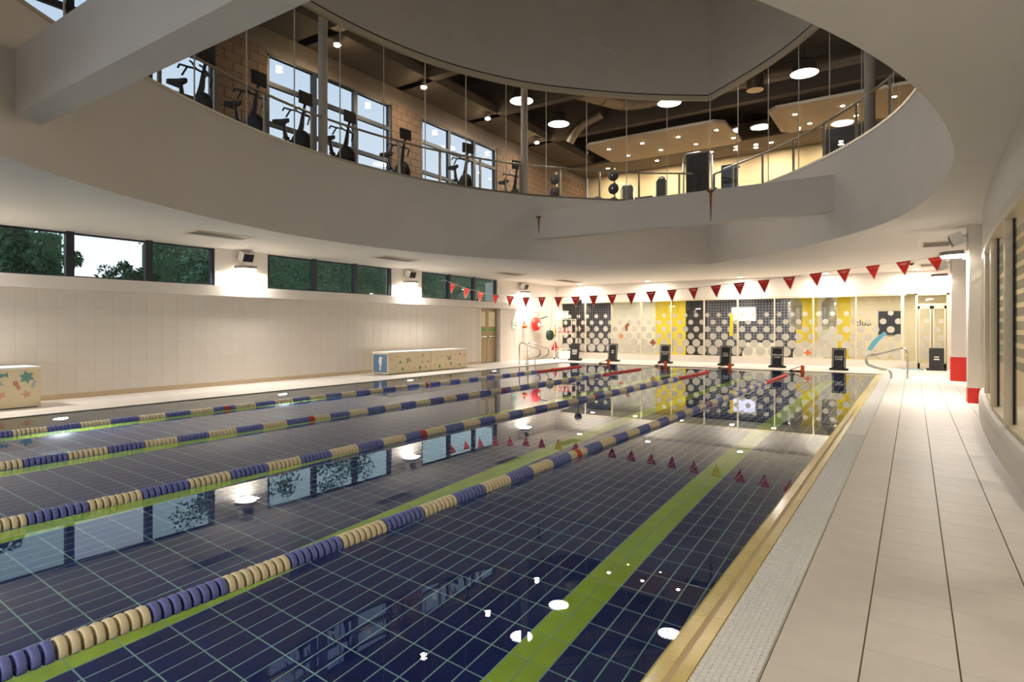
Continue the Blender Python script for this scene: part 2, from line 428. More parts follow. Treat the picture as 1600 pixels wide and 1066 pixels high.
# overflow grating
gr_ = thing('overflow_grate', 'white woven plastic overflow grating beside the yellow coping', 'grate', (-.63, 0, 0))
MB().box(-.115, .115, YP0, YP1 + .2, -.12, -.022).build('gutter', 'gutter_dark', gr_)
f = MB(); y = 1.6; k = 0
while y < YP1 + .15:
    fine = y < 9
    st = .016 if fine else .05
    for i in range(9):
        x = -.112 + i * .0252
        dy = (st / 2 if i % 2 else 0); h = .004 if (i + k) % 2 else .001
        f.box(x, x + .0235, y + dy, y + dy + st - .004, -.02, h - .003)
    y += st; k += 1
o = f.build('grating_links', 'grate_white', gr_); o['kind'] = 'stuff'
f = MB(); f.box(-.112, .112, YP0, 1.6, -.02, 0); [f.box(-.112 + i * .056, -.104 + i * .056, 1.6, YP1 + .15, -.022, -.006) for i in range(5)]
f.build('grating_bars', 'grate_white', gr_)
f = MB(); f.box(.1135, .122, YP0, YP1 + .2, -.03, .002); f.build('edge_strip', 'strip_metal', gr_)

# ------------------------------------------------------------------ lane ropes
def disc(seg=14, R=.060, w=.037):
    prof = [(.012, -w * .30), (.03, -w * .22), (R - .012, -w * .30), (R - .009, -w / 2), (R - .003, -w / 2 + .002), (R, -w * .2), (R, w * .2), (R - .003, w / 2 - .002), (R - .009, w / 2), (R - .012, w * .30), (.03, w * .22), (.012, w * .30)]
    return prof, seg
prof, seg = disc()
fl = {}
for nm in ('float_blue', 'float_cream', 'float_red'):
    fl[nm] = MB().lathe(prof, axis='y', seg=seg).mesh('float', nm)
zr = ZW + .012; PITCH = .0483
ord_ = ('against the window side', 'second from the window side', 'second from the yellow coping', 'beside the yellow coping')
for ri, X in enumerate(ROPES):
    r = thing('lane_rope', 'blue and cream lane rope, ' + ['the one beside the deck under the windows', 'second out from the deck under the windows', 'second out from the yellow coping', 'the one nearest the yellow coping'][ri], 'lane rope', (X, 0, zr), group='lane ropes')
    MB().tube([(0, YP0, 0), (0, 8, -.004), (0, YP1 - .05, .004)], .006, 6).build('cable', 'cable', r)
    st = MB(); names = ['float_blue', 'float_cream', 'float_red']
    y0 = 1.085 - 8 * PITCH * 16; n_ind = 0; k = 0; ylim = (3.2, 3.6, 4.2, 5.6)[ri]; ystart = (1.9, 1.6, 1.2, .6)[ri]
    off = (.31, .12, .22, 0)[ri]
    while True:
        y = y0 + off + k * PITCH
        if y > 19.0: break
        blk = (k // 8) % 2; c = 1 if blk == 0 else 0
        for mk in (5.88, 10.95):
            if mk - .05 < y < mk + .05: c = 2
        if y > 16.0: c = 2
        if y > YP0 + .1:
            if ystart < y < ylim + 1.5 and n_ind < 110 and y < ylim:
                link('float', fl[names[c]], r, (0, y, 0), ).rotation_euler = (0, random.uniform(0, 6.28), 0); n_ind += 1
            else:
                R = .060 if y < 16 else .048
                st.lathe([(.02, -.016), (R - .005, -.018), (R, -.008), (R, .008), (R - .005, .018), (.02, .016)], (0, y, 0), 'y', 8, c)
        k += 1
    o = st.build('float_run', names, r); o['kind'] = 'stuff'
    # orange lane anchor on the far edge
    a = thing('lane_anchor', 'orange lane rope anchor on the far pool edge, ' + ['rope beside the windows', 'rope second from the windows', 'rope second from the coping', 'rope nearest the coping'][ri], 'anchor', (X, YP1 + .02, 0), group='lane anchors')
    MB().cbox((.16, -.02, .08), (.11, .05, .19), ch=.015).build('end_plate', 'orange', a)
    MB().tube([(.13, -.03, .165), (-.22, -.06, .012)], .014, 6).tube([(.13, -.03, .02), (-.22, -.06, .008)], .011, 6).build('strut', 'orange_dark', a)
    MB().cbox((.0, 0, .012), (.40, .07, .02)).build('foot', 'orange_dark', a)

# ------------------------------------------------------------------ low ceiling with the leaf opening, fascia, beams
outer = [(XL - .2, -6), (3.4, -6), (3.4, YB + .2), (XL - .2, YB + .2)]
vs, fs = fill_plane([outer, LEAF], ZS); b = MB(); b.add(vs, fs)
struct(b.build('ceiling', 'soffit'), 'low white ceiling round the leaf shaped opening')
def ring(path, prof, m, name, label):
    b = MB(); b.sweep(path, prof); return b
b = MB()
for P in (pathL, pathR): b.sweep(P, [(0, ZS), (.12, ZS + .01), (.12, ZU), (0, ZU)])
struct(b.build('wall_fascia', 'plaster'), 'curved white fascia of the leaf shaped opening below the gym glass')
b = MB()
for P in (pathL, pathR): b.sweep(P, [(-.01, ZT + .03), (.15, ZT + .03), (.15, 12.2), (-.01, 12.2)])
struct(b.build('wall_upper_void', 'plaster'), 'grey white curved wall rising above the gym glass')
vs, fs = fill_plane([LEAF], 12.0); b = MB(); b.add(vs, fs)
struct(b.build('ceiling_void', 'plaster'), 'plain ceiling high over the leaf shaped opening')
for nm, y0, x0, x1, lab in (('trim_3', 2.55, -8.75, -.9, 'white concrete beam crossing the opening with its grey underside in view'), ('trim_4', 14.45, -9.2, -1.2, 'white beam across the far tip of the opening with rust streaks')):
    o = struct(MB().box(x0, x1, y0, y0 + .32, *((3.80, 4.53) if nm == 'trim_3' else (3.87, 4.64))).build(nm, 'plaster'), lab)
    if nm == 'trim_4':
        # rust drips run down the beam face
        for x, top, h, w_ in ((-8.72, 4.50, .50, .05), (-3.98, 4.635, .74, .05)):
            MB().prism([(-w_ * 2.2, 0), (w_ * 2.2, 0), (w_ * .6, -.08), (w_ * .35, -h * .6), (w_ * .15, -h), (-w_ * .15, -h), (-w_ * .35, -h * .6), (-w_ * .6, -.08)], (x, y0 - .001, top), (1, 0, 0), (0, 0, 1), (0, -.002, 0)).build('rust_streak', 'rust', o)
# slim vent strip on the upper wall
P0, P1 = Vector((-7.95, 15.58, 9.86)), Vector((-6.5, 17.05, 9.1))
n_ = Vector((.71, -.70, 0)); up = Vector((0, 0, 1)); b = MB(); b.prism([(0, -.11), (1, -.11), (1, .11), (0, .11)], P0 - n_ * .05, P1 - P0, up, n_ * .10)
o = b.build('vent_strip', 'plaster'); tag(o, 'slim pale strip slanting across the grey wall above the gym glass', 'trim strip')
# underwater lamps in the pool side under the windows
for k, y in enumerate((4.1, 8.25, 12.3, 16.3)):
    t = thing('pool_lamp', 'round underwater lamp in the pool side, ' + ['below the tree window', 'below the first wall speaker', 'below the box with the blue end', 'below the box near the door'][k], 'lamp', (XP0, y, -.62), 0, 'underwater lamps in the pool side')
    MB().lathe([(.15, 0), (.15, .02), (.11, .03)], axis='x', seg=20).build('rim', 'steel', t); MB().lathe([(.10, .031), (.10, .034)], axis='x', seg=20).build('lens', 'lamp_disc', t)
    area('pool_lamp_light', (.05, 0, 0), .2, 5.5, (.82, .94, 1.), rot=(0, -PI / 2, 0), parent=t)

# ------------------------------------------------------------------ left wall, ledge and strip windows
BAYS = [(-2.2, 2.19), (3.56, 7.95), (9.34, 13.73), (15.13, 19.52)]
ZL0, ZL1 = 2.13, 2.37
b = MB()
b.box(XL - .25, XL - .012, -6, 18.45, 0, ZL0, 0); b.box(XL - .25, XL - .012, 19.77, YB + .1, 0, ZL0, 0)
b.box(XL - .45, XL - .25, 18.3, 19.9, 0, ZL0, 0)
ys = [-6] + [v for q in BAYS for v in q] + [YB + .1]
for k in range(0, len(ys), 2): b.box(XL - .25, XL, ys[k], ys[k + 1], ZL0, ZS + .02, 1)
wall_left = struct(b.build('wall_left', ['wall_grout', 'plaster']), 'long pale tiled wall under the strip windows')
for q in BAYS: pass
tw = .326
tm = MB().box(-.006, -.001, -tw / 2 + .0025, tw / 2 - .0025, -.3525 / 2 + .0025, .3525 / 2 - .0025).mesh('wall_tile', 'wall_tile')
n = 0; f = MB()
for i in range(90):
    y = -4 + tw * (i + .5)
    if y > YB: break
    if 18.45 - tw / 2 < y < 19.77 + tw / 2: continue
    for j in range(6):
        z = .0 + .355 * (j + .5)
        if y > 3.4 and n < 300: link('wall_tile', tm, wall_left, (XL - .0085, y, z)); n += 1
        else: f.box(XL - .0145, XL - .0095, y - tw / 2 + .0025, y + tw / 2 - .0025, z - .175, z + .175)
o = f.build('wall_tile_field', 'wall_tile', wall_left); o['kind'] = 'stuff'
struct(MB().box(XL - .25, XL + .17, -6, 20.95, ZL0, ZL1).build('trim_5', 'plaster'), 'white ledge projecting below the strip windows')
struct(MB().box(XL - .01, XL + .012, -6, 18.45, .0, .10).build('baseboard_left', 'skirting'), 'tan skirting tiles along the foot of the left wall')
def window(name, x, bay, z0, z1, n, glass, label, transoms=(), fr=.075, mull=.07):
    y0, y1 = bay; b = MB(); w_ = .07
    b.box(x - .12, x - .03, y0, y0 + fr, z0, z1); b.box(x - .12, x - .03, y1 - fr * 1.3, y1, z0, z1); b.box(x - .12, x - .03, y0, y1, z0, z0 + .035); b.box(x - .12, x - .03, y0, y1, z1 - .05, z1)
    root = link(name, None); struct(root, label)
    b.build('window_frame', 'dark_frame', root)
    for k in range(1, n):
        y = y0 + (y1 - y0) * k / n
        MB().box(x - .12, x - .01, y - mull, y + mull, z0, z1).build('mullion', 'dark_frame', root)
    for z in transoms: MB().box(x - .12, x - .02, y0, y1, z - .06, z + .06).build('transom', 'dark_frame', root)
    for k in range(n):
        a, c = y0 + (y1 - y0) * k / n, y0 + (y1 - y0) * (k + 1) / n
        MB().add([(x - .08, a, z0), (x - .08, c, z0), (x - .08, c, z1), (x - .08, a, z1)], [(0, 1, 2, 3)]).build('pane', 'clear_glass' if (name, k) == ('window_2', 1) else glass, root)
    return root
wl_ = ['strip window with dark mullions behind the camera position', 'strip window showing trees and sky between dark mullions', 'green tinted strip window between the two wall speakers', 'green tinted strip window above the long cream boxes and door']
for k, q in enumerate(BAYS): window('window_%d' % (k + 1), XL, q, ZL1, ZS, 3, 'green_glass', wl_[k])
# steel double door in its recess
d = link('door_1', None); struct(d, 'brown metal double door set in the tiled wall')
for k, (a, c) in enumerate(((18.47, 19.10), (19.12, 19.75))):
    lf = MB().box(XL - .25, XL - .20, a, c, .01, 2.10).build('door_leaf', 'door_metal', d)
    MB().tube([(XL - .16, a + .06, 1.02), (XL - .16, c - .06, 1.02)], .02, 8).box(XL - .2, XL - .15, a + .05, a + .09, .98, 1.06).box(XL - .2, XL - .15, c - .09, c - .05, .98, 1.06).build('push_bar', 'steel', lf)
    MB().box(XL - .2, XL - .196, a + .1, c - .1, 1.42, 1.98).build('vision_panel', 'spa_cream', lf)
    MB().box(XL - .2, XL - .197, a + .08, c - .08, 1.24, 1.34).build('notice', 'decal_green', lf)
MB().box(XL - .26, XL - .01, 18.4, 18.47, 0, ZL0).box(XL - .26, XL - .01, 19.75, 19.82, 0, ZL0).build('door_frame', 'plaster', d)

# ------------------------------------------------------------------ back wall with the dotted glazing
b = MB(); b.box(XL - 4, 3.4, YB, YB + .2, 2.51, ZS + .3); b.box(XL - .25, -13.44, YB, YB + .2, 0, 2.51); b.box(.98, 3.4, YB, YB + .2, 0, 2.51)
struct(b.build('wall_back', 'plaster'), 'white wall above the dotted glass at the far end of the pool')
struct(MB().box(-13.44, -.2, YB - .06, YB + .2, 0, .23).build('trim_6', 'plaster'), 'low white kerb under the dotted glass')
MX = [-13.44, -12.17, -10.9, -9.56, -8.26, -6.93, -5.64, -4.32, -3.01, -1.665, -.305]
gw = link('window_5', None); struct(gw, 'cream framed glass partition with frosted dots at the far end')
b = MB(); b.box(-13.44, -.2, YB - .03, YB + .05, .23, .27); b.box(-13.44, -.2, YB - .03, YB + .05, 2.46, 2.53); b.build('rail', 'cream_frame', gw)
for x in MX: MB().box(x - (.045 if x > -.4 else .022), x + (.045 if x > -.4 else .022), YB - .035, YB + .05, .23, 2.51).build('mullion', 'cream_frame', gw)
dots = {}
rows = [(1.87, .085), (1.59, .10), (1.31, .115), (1.03, .13), (.76, .155), (.48, .18)]
def circle(r, n=20): return [(r * math.cos(2 * PI * k / n), r * math.sin(2 * PI * k / n)) for k in range(n)]
for ri, (z, r) in enumerate(rows): dots[ri] = MB().prism(circle(r), (0, 0, 0), (1, 0, 0), (0, 0, 1), (0, .002, 0)).mesh('frosted_dot', 'frost')
def star(n, r, q, ph=PI / 2): return [((r if k % 2 == 0 else q) * math.cos(ph + PI * k / n), (r if k % 2 == 0 else q) * math.sin(ph + PI * k / n)) for k in range(2 * n)]
for k in range(len(MX) - 1):
    a, c = MX[k], MX[k + 1]
    p = MB().add([(a, YB + .01, .25), (c, YB + .01, .25), (c, YB + .01, 2.5), (a, YB + .01, 2.5)], [(0, 1, 2, 3)]).build('pane', 'clear_glass', gw)
    for ri, (z, r) in enumerate(rows):
        for q in range(-1, 40):
            x = -13.4 + .44 * q + (.22 if ri % 2 else 0)
            if a + r * .4 < x < c and x + r * .5 < c + .2: link('frosted_dot', dots[ri], p, (x, YB - .001, z))
    for (sx, sz, sh, m_, lab) in ((-10.45, 1.0, star(5, .13, .055, .4), 'sticker_orange', 0), (-10.2, 1.38, [(-.05, -.16), (.03, -.16), (.05, .02), (.13, .1), (.06, .2), (-.04, .14), (-.1, .06)], 'sticker_brown', 0), (-9.05, .75, star(4, .16, .09), 'sticker_brown', 0), (-5.9, 1.5, [(-.06, -.45), (.08, -.45), (.10, .4), (-.02, .45)], 'spa_yellow', 0), (-3.2, .46, star(4, .14, .07), 'sticker_orange', 0), (-1.05, .9, [(-.28, -.3), (-.16, -.32), (.06, .0), (.3, .28), (.22, .34), (.06, .2), (-.14, 0)], 'sticker_blue', 0)):
        if a < sx < c: MB().prism(sh, (sx, YB - .004, sz), (1, 0, 0), (0, 0, 1), (0, .003, 0)).build('sticker', m_, p)
# glazed door at the right end of the partition
d = link('door_2', None); struct(d, 'cream framed glass door with frosted dots beside the red based column')
b = MB(); b.box(.06, .12, YB - .03, YB + .05, 0, 2.51); b.box(.90, .98, YB - .03, YB + .05, 0, 2.51); b.box(.06, .98, YB - .03, YB + .05, 2.45, 2.51); b.box(.12, .9, YB - .03, YB + .05, 2.1, 2.17); b.box(-.26, .06, YB - .03, YB + .05, 0, .23); b.build('door_frame', 'cream_frame', d)
for a, c in ((.13, .50), (.52, .89)):
    lf = MB().box(a, a + .05, YB - .02, YB + .03, .01, 2.09).box(c - .05, c, YB - .02, YB + .03, .01, 2.09).box(a, c, YB - .02, YB + .03, .01, .2).box(a, c, YB - .02, YB + .03, 2.0, 2.09).build('door_leaf', 'cream_frame', d)
    p = MB().add([(a, YB, .2), (c, YB, .2), (c, YB, 2.0), (a, YB, 2.0)], [(0, 1, 2, 3)]).build('pane', 'clear_glass', lf)
    for ri, (z, r) in enumerate(rows):
        if ri: link('frosted_dot', dots[ri], lf, ((a + c) / 2 + (.05 if ri % 2 else -.05), YB - .004, z)).scale = (.8, 1, .8)
MB().box(.50, .52, YB - .035, YB + .03, .01, 2.1).box(.118, .13, YB - .035, YB + .03, .01, 2.1).box(.89, .902, YB - .035, YB + .03, .01, 2.1).build('door_seal', 'grey_dark', d)
MB().add([(.12, YB, 2.17), (.9, YB, 2.17), (.9, YB, 2.45), (.12, YB, 2.45)], [(0, 1, 2, 3)]).build('pane', 'clear_glass', d)
MB().add([(-.26, YB, .23), (.06, YB, .23), (.06, YB, 2.46), (-.26, YB, 2.46)], [(0, 1, 2, 3)]).build('pane', 'clear_glass', d)

# ------------------------------------------------------------------ room behind the dotted glass
b = MB(); b.box(XL - 4, 3.4, YB + .2, 29, -.1, 0); struct(b.build('floor_lounge', 'spa_floor'), 'pale floor of the room behind the dotted glass')
b = MB(); b.box(XL - 4, 3.4, YB + .2, 29, 2.62, 2.7); struct(b.build('ceiling_lounge', 'spa_white'), 'white ceiling of the room behind the dotted glass')
b = MB(); b.box(XL - 4.1, XL - 4, YB, 29, 0, 2.7); b.box(3.4, 3.5, YB, 29, 0, 2.7)
struct(b.build('wall_lounge_sides', 'spa_cream'), 'cream end walls of the room behind the dotted glass')
Yr = 27.0
segs = [(-17.7, -12.16, 'spa_tiles'), (-12.16, -9.97, 'spa_white'), (-9.97, -8.55, 'spa_yellow'), (-8.55, -7.6, 'black_soft'), (-7.6, -4.0, 'spa_tiles'), (-4.0, -3.2, 'spa_yellow'), (-3.2, -2.5, 'spa_white'), (-2.5, -2.05, 'spa_yellow'), (-2.05, 3.4, 'spa_cream')]
names = sorted(set(s_[2] for s_ in segs)); b = MB()
for a, c, m_ in segs: b.box(a, c, Yr, Yr + .1, 0, 2.62, names.index(m_))
struct(b.build('wall_lounge_back', names), 'dark tiled, yellow and cream wall behind the dotted glass')
for x, lab in ((-3.79, 'big silver hanging bell lamp in front of the dark tiles behind the glass'), (-2.62, 'big silver hanging bell lamp beside the yellow panel behind the glass')):
    t = thing('hanging_lamp', lab, 'lamp', (x, 25.4, 0), group='silver hanging lamps behind the glass')
    MB().lathe([(.02, 2.62), (.02, 2.52), (.12, 2.50), (.14, 2.44), (.24, 2.34), (.26, 2.2), (.25, 1.6), (.23, 1.32), (.21, 1.30)], seg=20).build('shade', 'silver', t)
    MB().lathe([(.26, 2.21), (.268, 2.2), (.268, 2.17), (.258, 2.16)], seg=20).lathe([(.25, 1.64), (.258, 1.63), (.256, 1.6), (.25, 1.59)], seg=20).build('band', 'rail_metal', t)
for x, y, w_, lab in ((-5.2, 26.2, 1.3, 'low white lounge seat behind the glass under the dark tiles'), (-3.4, 26.2, 1.1, 'low white lounge seat behind the glass below the hanging lamps')):
    t = thing('lounge_seat', lab, 'seat', (x, y, 0), group='white lounge seats')
    MB().cbox((0, 0, .22), (w_, .7, .36), ch=.05).build('seat', 'spa_white', t); MB().cbox((0, .28, .55), (w_, .16, .4), ch=.05).build('backrest', 'spa_white', t)
    for sx in (-1, 1):
        for sy in (-1, 1): MB().tube([(sx * (w_ / 2 - .08), sy * .25, 0), (sx * (w_ / 2 - .08), sy * .25, .06)], .025, 8).build('leg', 'black', t)
t = thing('wall_board', 'black notice board on the cream wall behind the glass', 'board', (-.75, Yr - .02, 1.55))
MB().box(-.36, .36, -.02, .02, -.42, .42).build('panel', 'black', t); MB().box(-.38, .38, -.03, -.0, .42, .45).box(-.38, .38, -.03, 0, -.45, -.42).build('frame', 'grey_dark', t)
t = thing('glow_panel', 'glowing pale lavender panel on the dark tiled wall behind the glass', 'screen', (-6.05, Yr - .03, 1.95))  # emissive panel put in for a lavender glow of unknown source
MB().box(-.5, .5, 0, .03, -.3, .3).build('housing', 'white_plastic', t); MB().box(-.46, .46, -.006, 0, -.26, .26).build('display', 'lavender_glow', t)
t = thing('wall_lettering', 'dark club lettering on the cream wall behind the glass', 'lettering', (-1.62, Yr - .01, 1.55))
text('club', .34, t, (0, 0, 0), (PI / 2, 0, 0), 'ink')
for k, x in enumerate((-12.5, -10.4, -8.3, -6.2, -4.6, -1.6, .2)):
    t = thing('ceiling_downlight', 'small round downlight in the lounge ceiling ' + ['before the dark tiles by the trolley', 'before the white panel', 'beside the yellow panel', 'before the lavender glow', 'before the dark tiles by the hanging lamps', 'before the club lettering', 'inside the glass door'][k], 'light', (x, 25.6, 2.62), group='lounge downlights')
    MB().lathe([(.10, 0), (.10, -.012), (.085, -.015)], seg=16).build('rim', 'white_plastic', t); MB().lathe([(.08, -.016), (.08, -.018)], seg=16).build('lens', 'lamp_down', t)
    area('lounge_light', (x, 25.6, 2.585), .16, 9, WARM)

# ------------------------------------------------------------------ curved glazed wall on the right
def xr(y): return .75 + .0078 * (y - 8.2) ** 2
path = []
for k in range(66):
    y = -4.2 + k * .296; dx = .0156 * (y - 8.2); l = math.hypot(1, dx); path.append((xr(y), y, 1 / l, -dx / l))
b = MB(); b.sweep(path, [(.0, -.01), (-.0, .20), (.012, .255), (.04, .295), (.08, .31), (.30, .31), (.30, -.01)], smooth=False)
struct(b.build('trim_7', 'plaster'), 'rounded white kerb under the curved glass wall')
b = MB(); b.sweep(path, [(.05, 2.62), (.03, 2.66), (.05, 2.70), (.05, ZS + .02), (.3, ZS + .02), (.3, 2.62)])
struct(b.build('wall_right', 'plaster'), 'curved white bulkhead above the glass wall beside the deck')
struct(MB().box(1.35, 1.55, 14.9, YB, 0, ZS + .02).build('wall_right_far', 'plaster'), 'plain white wall behind the red based columns')
cg = link('window_6', None); struct(cg, 'curved glass wall with cream mullions and frosted bands beside the deck')
def at(y, off): 
    dx = .0156 * (y - 8.2); l = math.hypot(1, dx); return Vector((xr(y) + off / l, y - dx * off / l, 0))
b = MB(); b.sweep(path, [(.10, .30), (.10, .35), (.18, .35), (.18, .30)]); b.sweep(path, [(.06, 2.56), (.05, 2.64), (.18, 2.64), (.18, 2.56)]); b.build('rail', 'cream_frame', cg)
MY = [-3.0, -1.1, .8, 2.7, 4.6, 6.5, 8.4, 10.2, 12.2, 13.9]
for y in MY:
    p = at(y, .12); dx = .0156 * (y - 8.2); R = Matrix.Rotation(-math.atan(dx), 3, 'Z')
    mm = MB().cbox((p.x, p.y, 1.46), (.10, .15, 2.24), rot=None).build('mullion', 'cream_frame', cg)
    MB().cbox((p.x + .025, p.y - .082, 1.46), (.02, .03, 2.2)).cbox((p.x + .025, p.y + .082, 1.46), (.02, .03, 2.2)).build('gasket', 'gasket', mm)
for k in range(len(MY) - 1):
    a, c = at(MY[k] + .09, .15), at(MY[k + 1] - .09, .15)
    p = MB().add([(a.x, a.y, .35), (c.x, c.y, .35), (c.x, c.y, 2.56), (a.x, a.y, 2.56)], [(0, 1, 2, 3)]).build('pane', 'clear_glass', cg)
    if MY[k] < 4: continue
    for q in range(11):
        z = .95 + q * .14
        MB().add([(a.x + .004, a.y, z), (c.x + .004, c.y, z), (c.x + .004, c.y, z + .09), (a.x + .004, a.y, z + .09)], [(0, 1, 2, 3)]).build('frosted_band', 'film_band', p)
b = MB(); b.box(3.0, 3.1, -4.4, 14.9, 0, ZS); b.box(1.3, 3.1, 14.8, 14.9, 0, ZS)
struct(b.build('wall_corridor', 'cream_wall'), 'cream corridor wall behind the curved glass')
for q, y in (('one', 1.5), ('two', 5.5), ('three', 9.5), ('four', 13)): area('corridor_light_%s_offscreen' % q, (2.1, y, 3.2), .4, 8, WARM)
# square columns with red bases
for nm, x0, x1, y0, hb, lab in (('column', .805, 1.19, 19.3, .62, 'white square column with a red base near the glass door'), ('column', .835, 1.18, 13.85, .28, 'white square column with a red base at the end of the curved glass wall')):
    t = thing(nm, lab, 'column', ((x0 + x1) / 2, y0 + .2, 0), group='red based columns'); w_ = x1 - x0
    MB().cbox((0, 0, (hb + ZS) / 2), (w_, .4, ZS - hb), ch=.02).build('shaft', 'plaster', t); MB().cbox((0, 0, hb / 2), (w_ + .006, .406, hb), ch=.02).build('painted_base', 'red_paint', t)

# ------------------------------------------------------------------ wall lamps and speakers
def wall_lamp(loc, rz, lab, spk_lab, power=29, end=''):
    t = thing('wall_lamp' + end, lab, 'lamp', loc, rz, 'white wall floodlights')
    # local +x points away from the wall
    MB().cbox((.03, 0, .0), (.06, .12, .16), ch=.01).build('bracket', 'white_plastic', t)
    sh = []; n = 12
    for k in range(n + 1):
        a = -PI / 2 + PI * k / n; sh.append((.06 + .36 * math.cos(a), .26 * math.sin(a)))
    MB().prism(sh, (0, 0, .0), (1, 0, 0), (0, 1, 0), (0, 0, .07)).build('housing', 'lamp_off', t)
    MB().prism([(.07 + (p[0] - .06) * .93, p[1] * .93) for p in sh], (0, 0, -.03), (1, 0, 0), (0, 1, 0), (0, 0, .029)).build('diffuser', 'lamp_white', t)
    area('wall_lamp_light' + end, (.22, 0, -.05), .34, power, (1., .94, .87), parent=t, shape='RECTANGLE', size_y=.4)
    s_ = thing('wall_speaker', spk_lab, 'speaker', (loc[0], loc[1], loc[2] + .30), rz, 'white wall speakers')
    R = Matrix.Rotation(math.radians(22), 3, 'Y')
    MB().cbox((.16, 0, 0), (.20, .30, .23), rot=R).build('cabinet', 'white_plastic', s_)
    MB().cbox(Vector((.16, 0, 0)) + R @ Vector((.101, 0, 0)), (.008, .26, .19), rot=R).build('speaker_grille', 'grille_dark', s_)
    MB().tube([(0, 0, .06), (.10, 0, .06)], .018, 8).cbox((.01, 0, .06), (.02, .12, .1)).build('mount', 'white_plastic', s_)
for y, q, r in ((2.87, 'behind the near cream box', ''), (8.65, 'between the tree window and the green window', ''), (14.43, 'between the two green tinted windows', ''), (21.3, 'above the red rescue reel', '')):
    wall_lamp((XL, y, 2.81), 0, 'bright white wall floodlight ' + q, 'white wall speaker with dark grille ' + q, end='_offscreen' if y < 3 else '')
wall_lamp((.835, 14.02, 2.74), PI, 'bright white floodlight on the column by the curved glass wall', 'white speaker on the column by the curved glass wall', 20)
wall_lamp((.805, 19.46, 2.72), PI, 'bright white floodlight on the column near the glass door', 'white speaker on the column near the glass door', 20)

# recessed downlights in the low ceiling
spots = [(x, 23.5) for x in (-12.1, -9.0, -5.4, -2.55, .1)] + [(x, -3.2) for x in (-9, -6.5, -4, -1.5, .8)]
far = {(-12.1, 23.5): 'above the wall end of the dotted glass', (-9.0, 23.5): 'above the yellow panel', (-5.4, 23.5): 'above the lavender glow', (-2.55, 23.5): 'above the silver hanging lamps', (.1, 23.5): 'above the glass door'}
for x, y in spots:
    lab = 'recessed round downlight in the low ceiling ' + (far.get((x, y)) or ('over the near end of the pool' if y < 0 else 'over the far end of the pool' if y > 19 else 'beside the curved glass wall'))
    near = y < 0; q_ = ('one', 'two', 'three', 'four', 'five')[spots.index((x, y)) % 5]
    t = thing('ceiling_downlight_%s_offscreen' % q_ if near else 'ceiling_downlight', lab, 'light', (x, y, ZS), group='recessed downlights in the low ceiling')
    MB().lathe([(.13, .0), (.13, -.012), (.105, -.016)], seg=18).build('rim', 'white_plastic', t); MB().lathe([(.10, -.017), (.10, -.019)], seg=18).build('lens', 'lamp_down', t)
    area('downlight_%s_offscreen' % q_ if near else 'downlight', (x, y, ZS - .03), .18, 17, WARM)
# ceiling grilles
for x0, x1, y0, y1, lab in ((-11.95, -11.45, 6.3, 7.5, 'nearest the tree window'), (-12.0, -11.5, 11.3, 12.6, 'outside the middle strip window'), (-12.0, -11.5, 16.9, 18.2, 'near the brown metal door'), (-11.9, -11.4, 20.9, 22.4, 'near the far corner by the red reel'), (.17, .70, 16.1, 17.0, 'beside the column by the curved glass'), (.17, .74, 21.6, 22.4, 'in front of the glass door')):
    t = thing('air_grille', 'flat metal air grille in the low ceiling ' + lab, 'vent', ((x0 + x1) / 2, (y0 + y1) / 2, ZS), group='ceiling air grilles'); a, c = (x1 - x0) / 2, (y1 - y0) / 2
    MB().box(-a, a, -c, c, -.008, .0).build('backing', 'grille_dark', t)
    MB().box(-a - .02, -a + .02, -c, c, -.022, 0).box(a - .02, a + .02, -c, c, -.022, 0).box(-a, a, -c - .02, -c + .02, -.022, 0).box(-a, a, c - .02, c + .02, -.022, 0).build('frame', 'cream_frame', t)
    s_ = MB(); n = int(2 * c / .045)
    for k in range(n): s_.box(-a, a, -c + (k + .3) * 2 * c / n, -c + (k + .6) * 2 * c / n, -.016, -.006)
    s_.build('slats', 'lamp_off', t)

# ------------------------------------------------------------------ backstroke flags
FY = 16.0
prof = [(-13.62, 3.08), (-12.6, 2.72), (-11.5, 2.46), (-10.2, 2.33), (-8.6, 2.30), (-7.0, 2.335), (-5.0, 2.43), (-3.0, 2.58), (-1.2, 2.76), (.4, 2.92), (.83, 2.98)]
def fz(x):
    for (a, za), (c, zc_) in zip(prof, prof[1:]):
        if a <= x <= c: return za + (zc_ - za) * (x - a) / (c - a)
    return prof[-1][1]
fl_ = thing('flag_line', 'line of red pennants strung across the pool from the window wall to the column', 'bunting', (0, FY, 0))
MB().tube([(x, 0, fz(x)) for x in [-13.69 + .25 * k for k in range(58)]] + [(.84, -1.9, 2.98)], .006, 5).build('cord', 'white_plastic', fl_)
pm = MB().prism([(-.13, 0), (.13, 0), (0, -.30)], (0, 0, 0), (1, 0, 0), (0, 0, 1), (0, .003, 0)).mesh('pennant', 'flag_red')
em = MB().prism([(-.148, .004), (-.13, .004), (.0, -.295), (.13, .004), (.148, .004), (0, -.335)], (0, .001, 0), (1, 0, 0), (0, 0, 1), (0, .002, 0)).mesh('hem', 'flag_edge')
sm_ = MB().prism([(-.085, -.045), (.06, -.03), (.09, -.02), (.03, -.075), (-.02, -.10), (.01, -.07), (-.06, -.065)], (0, -.002, 0), (1, 0, 0), (0, 0, 1), (0, .002, 0)).mesh('arrow_mark', 'flag_edge')
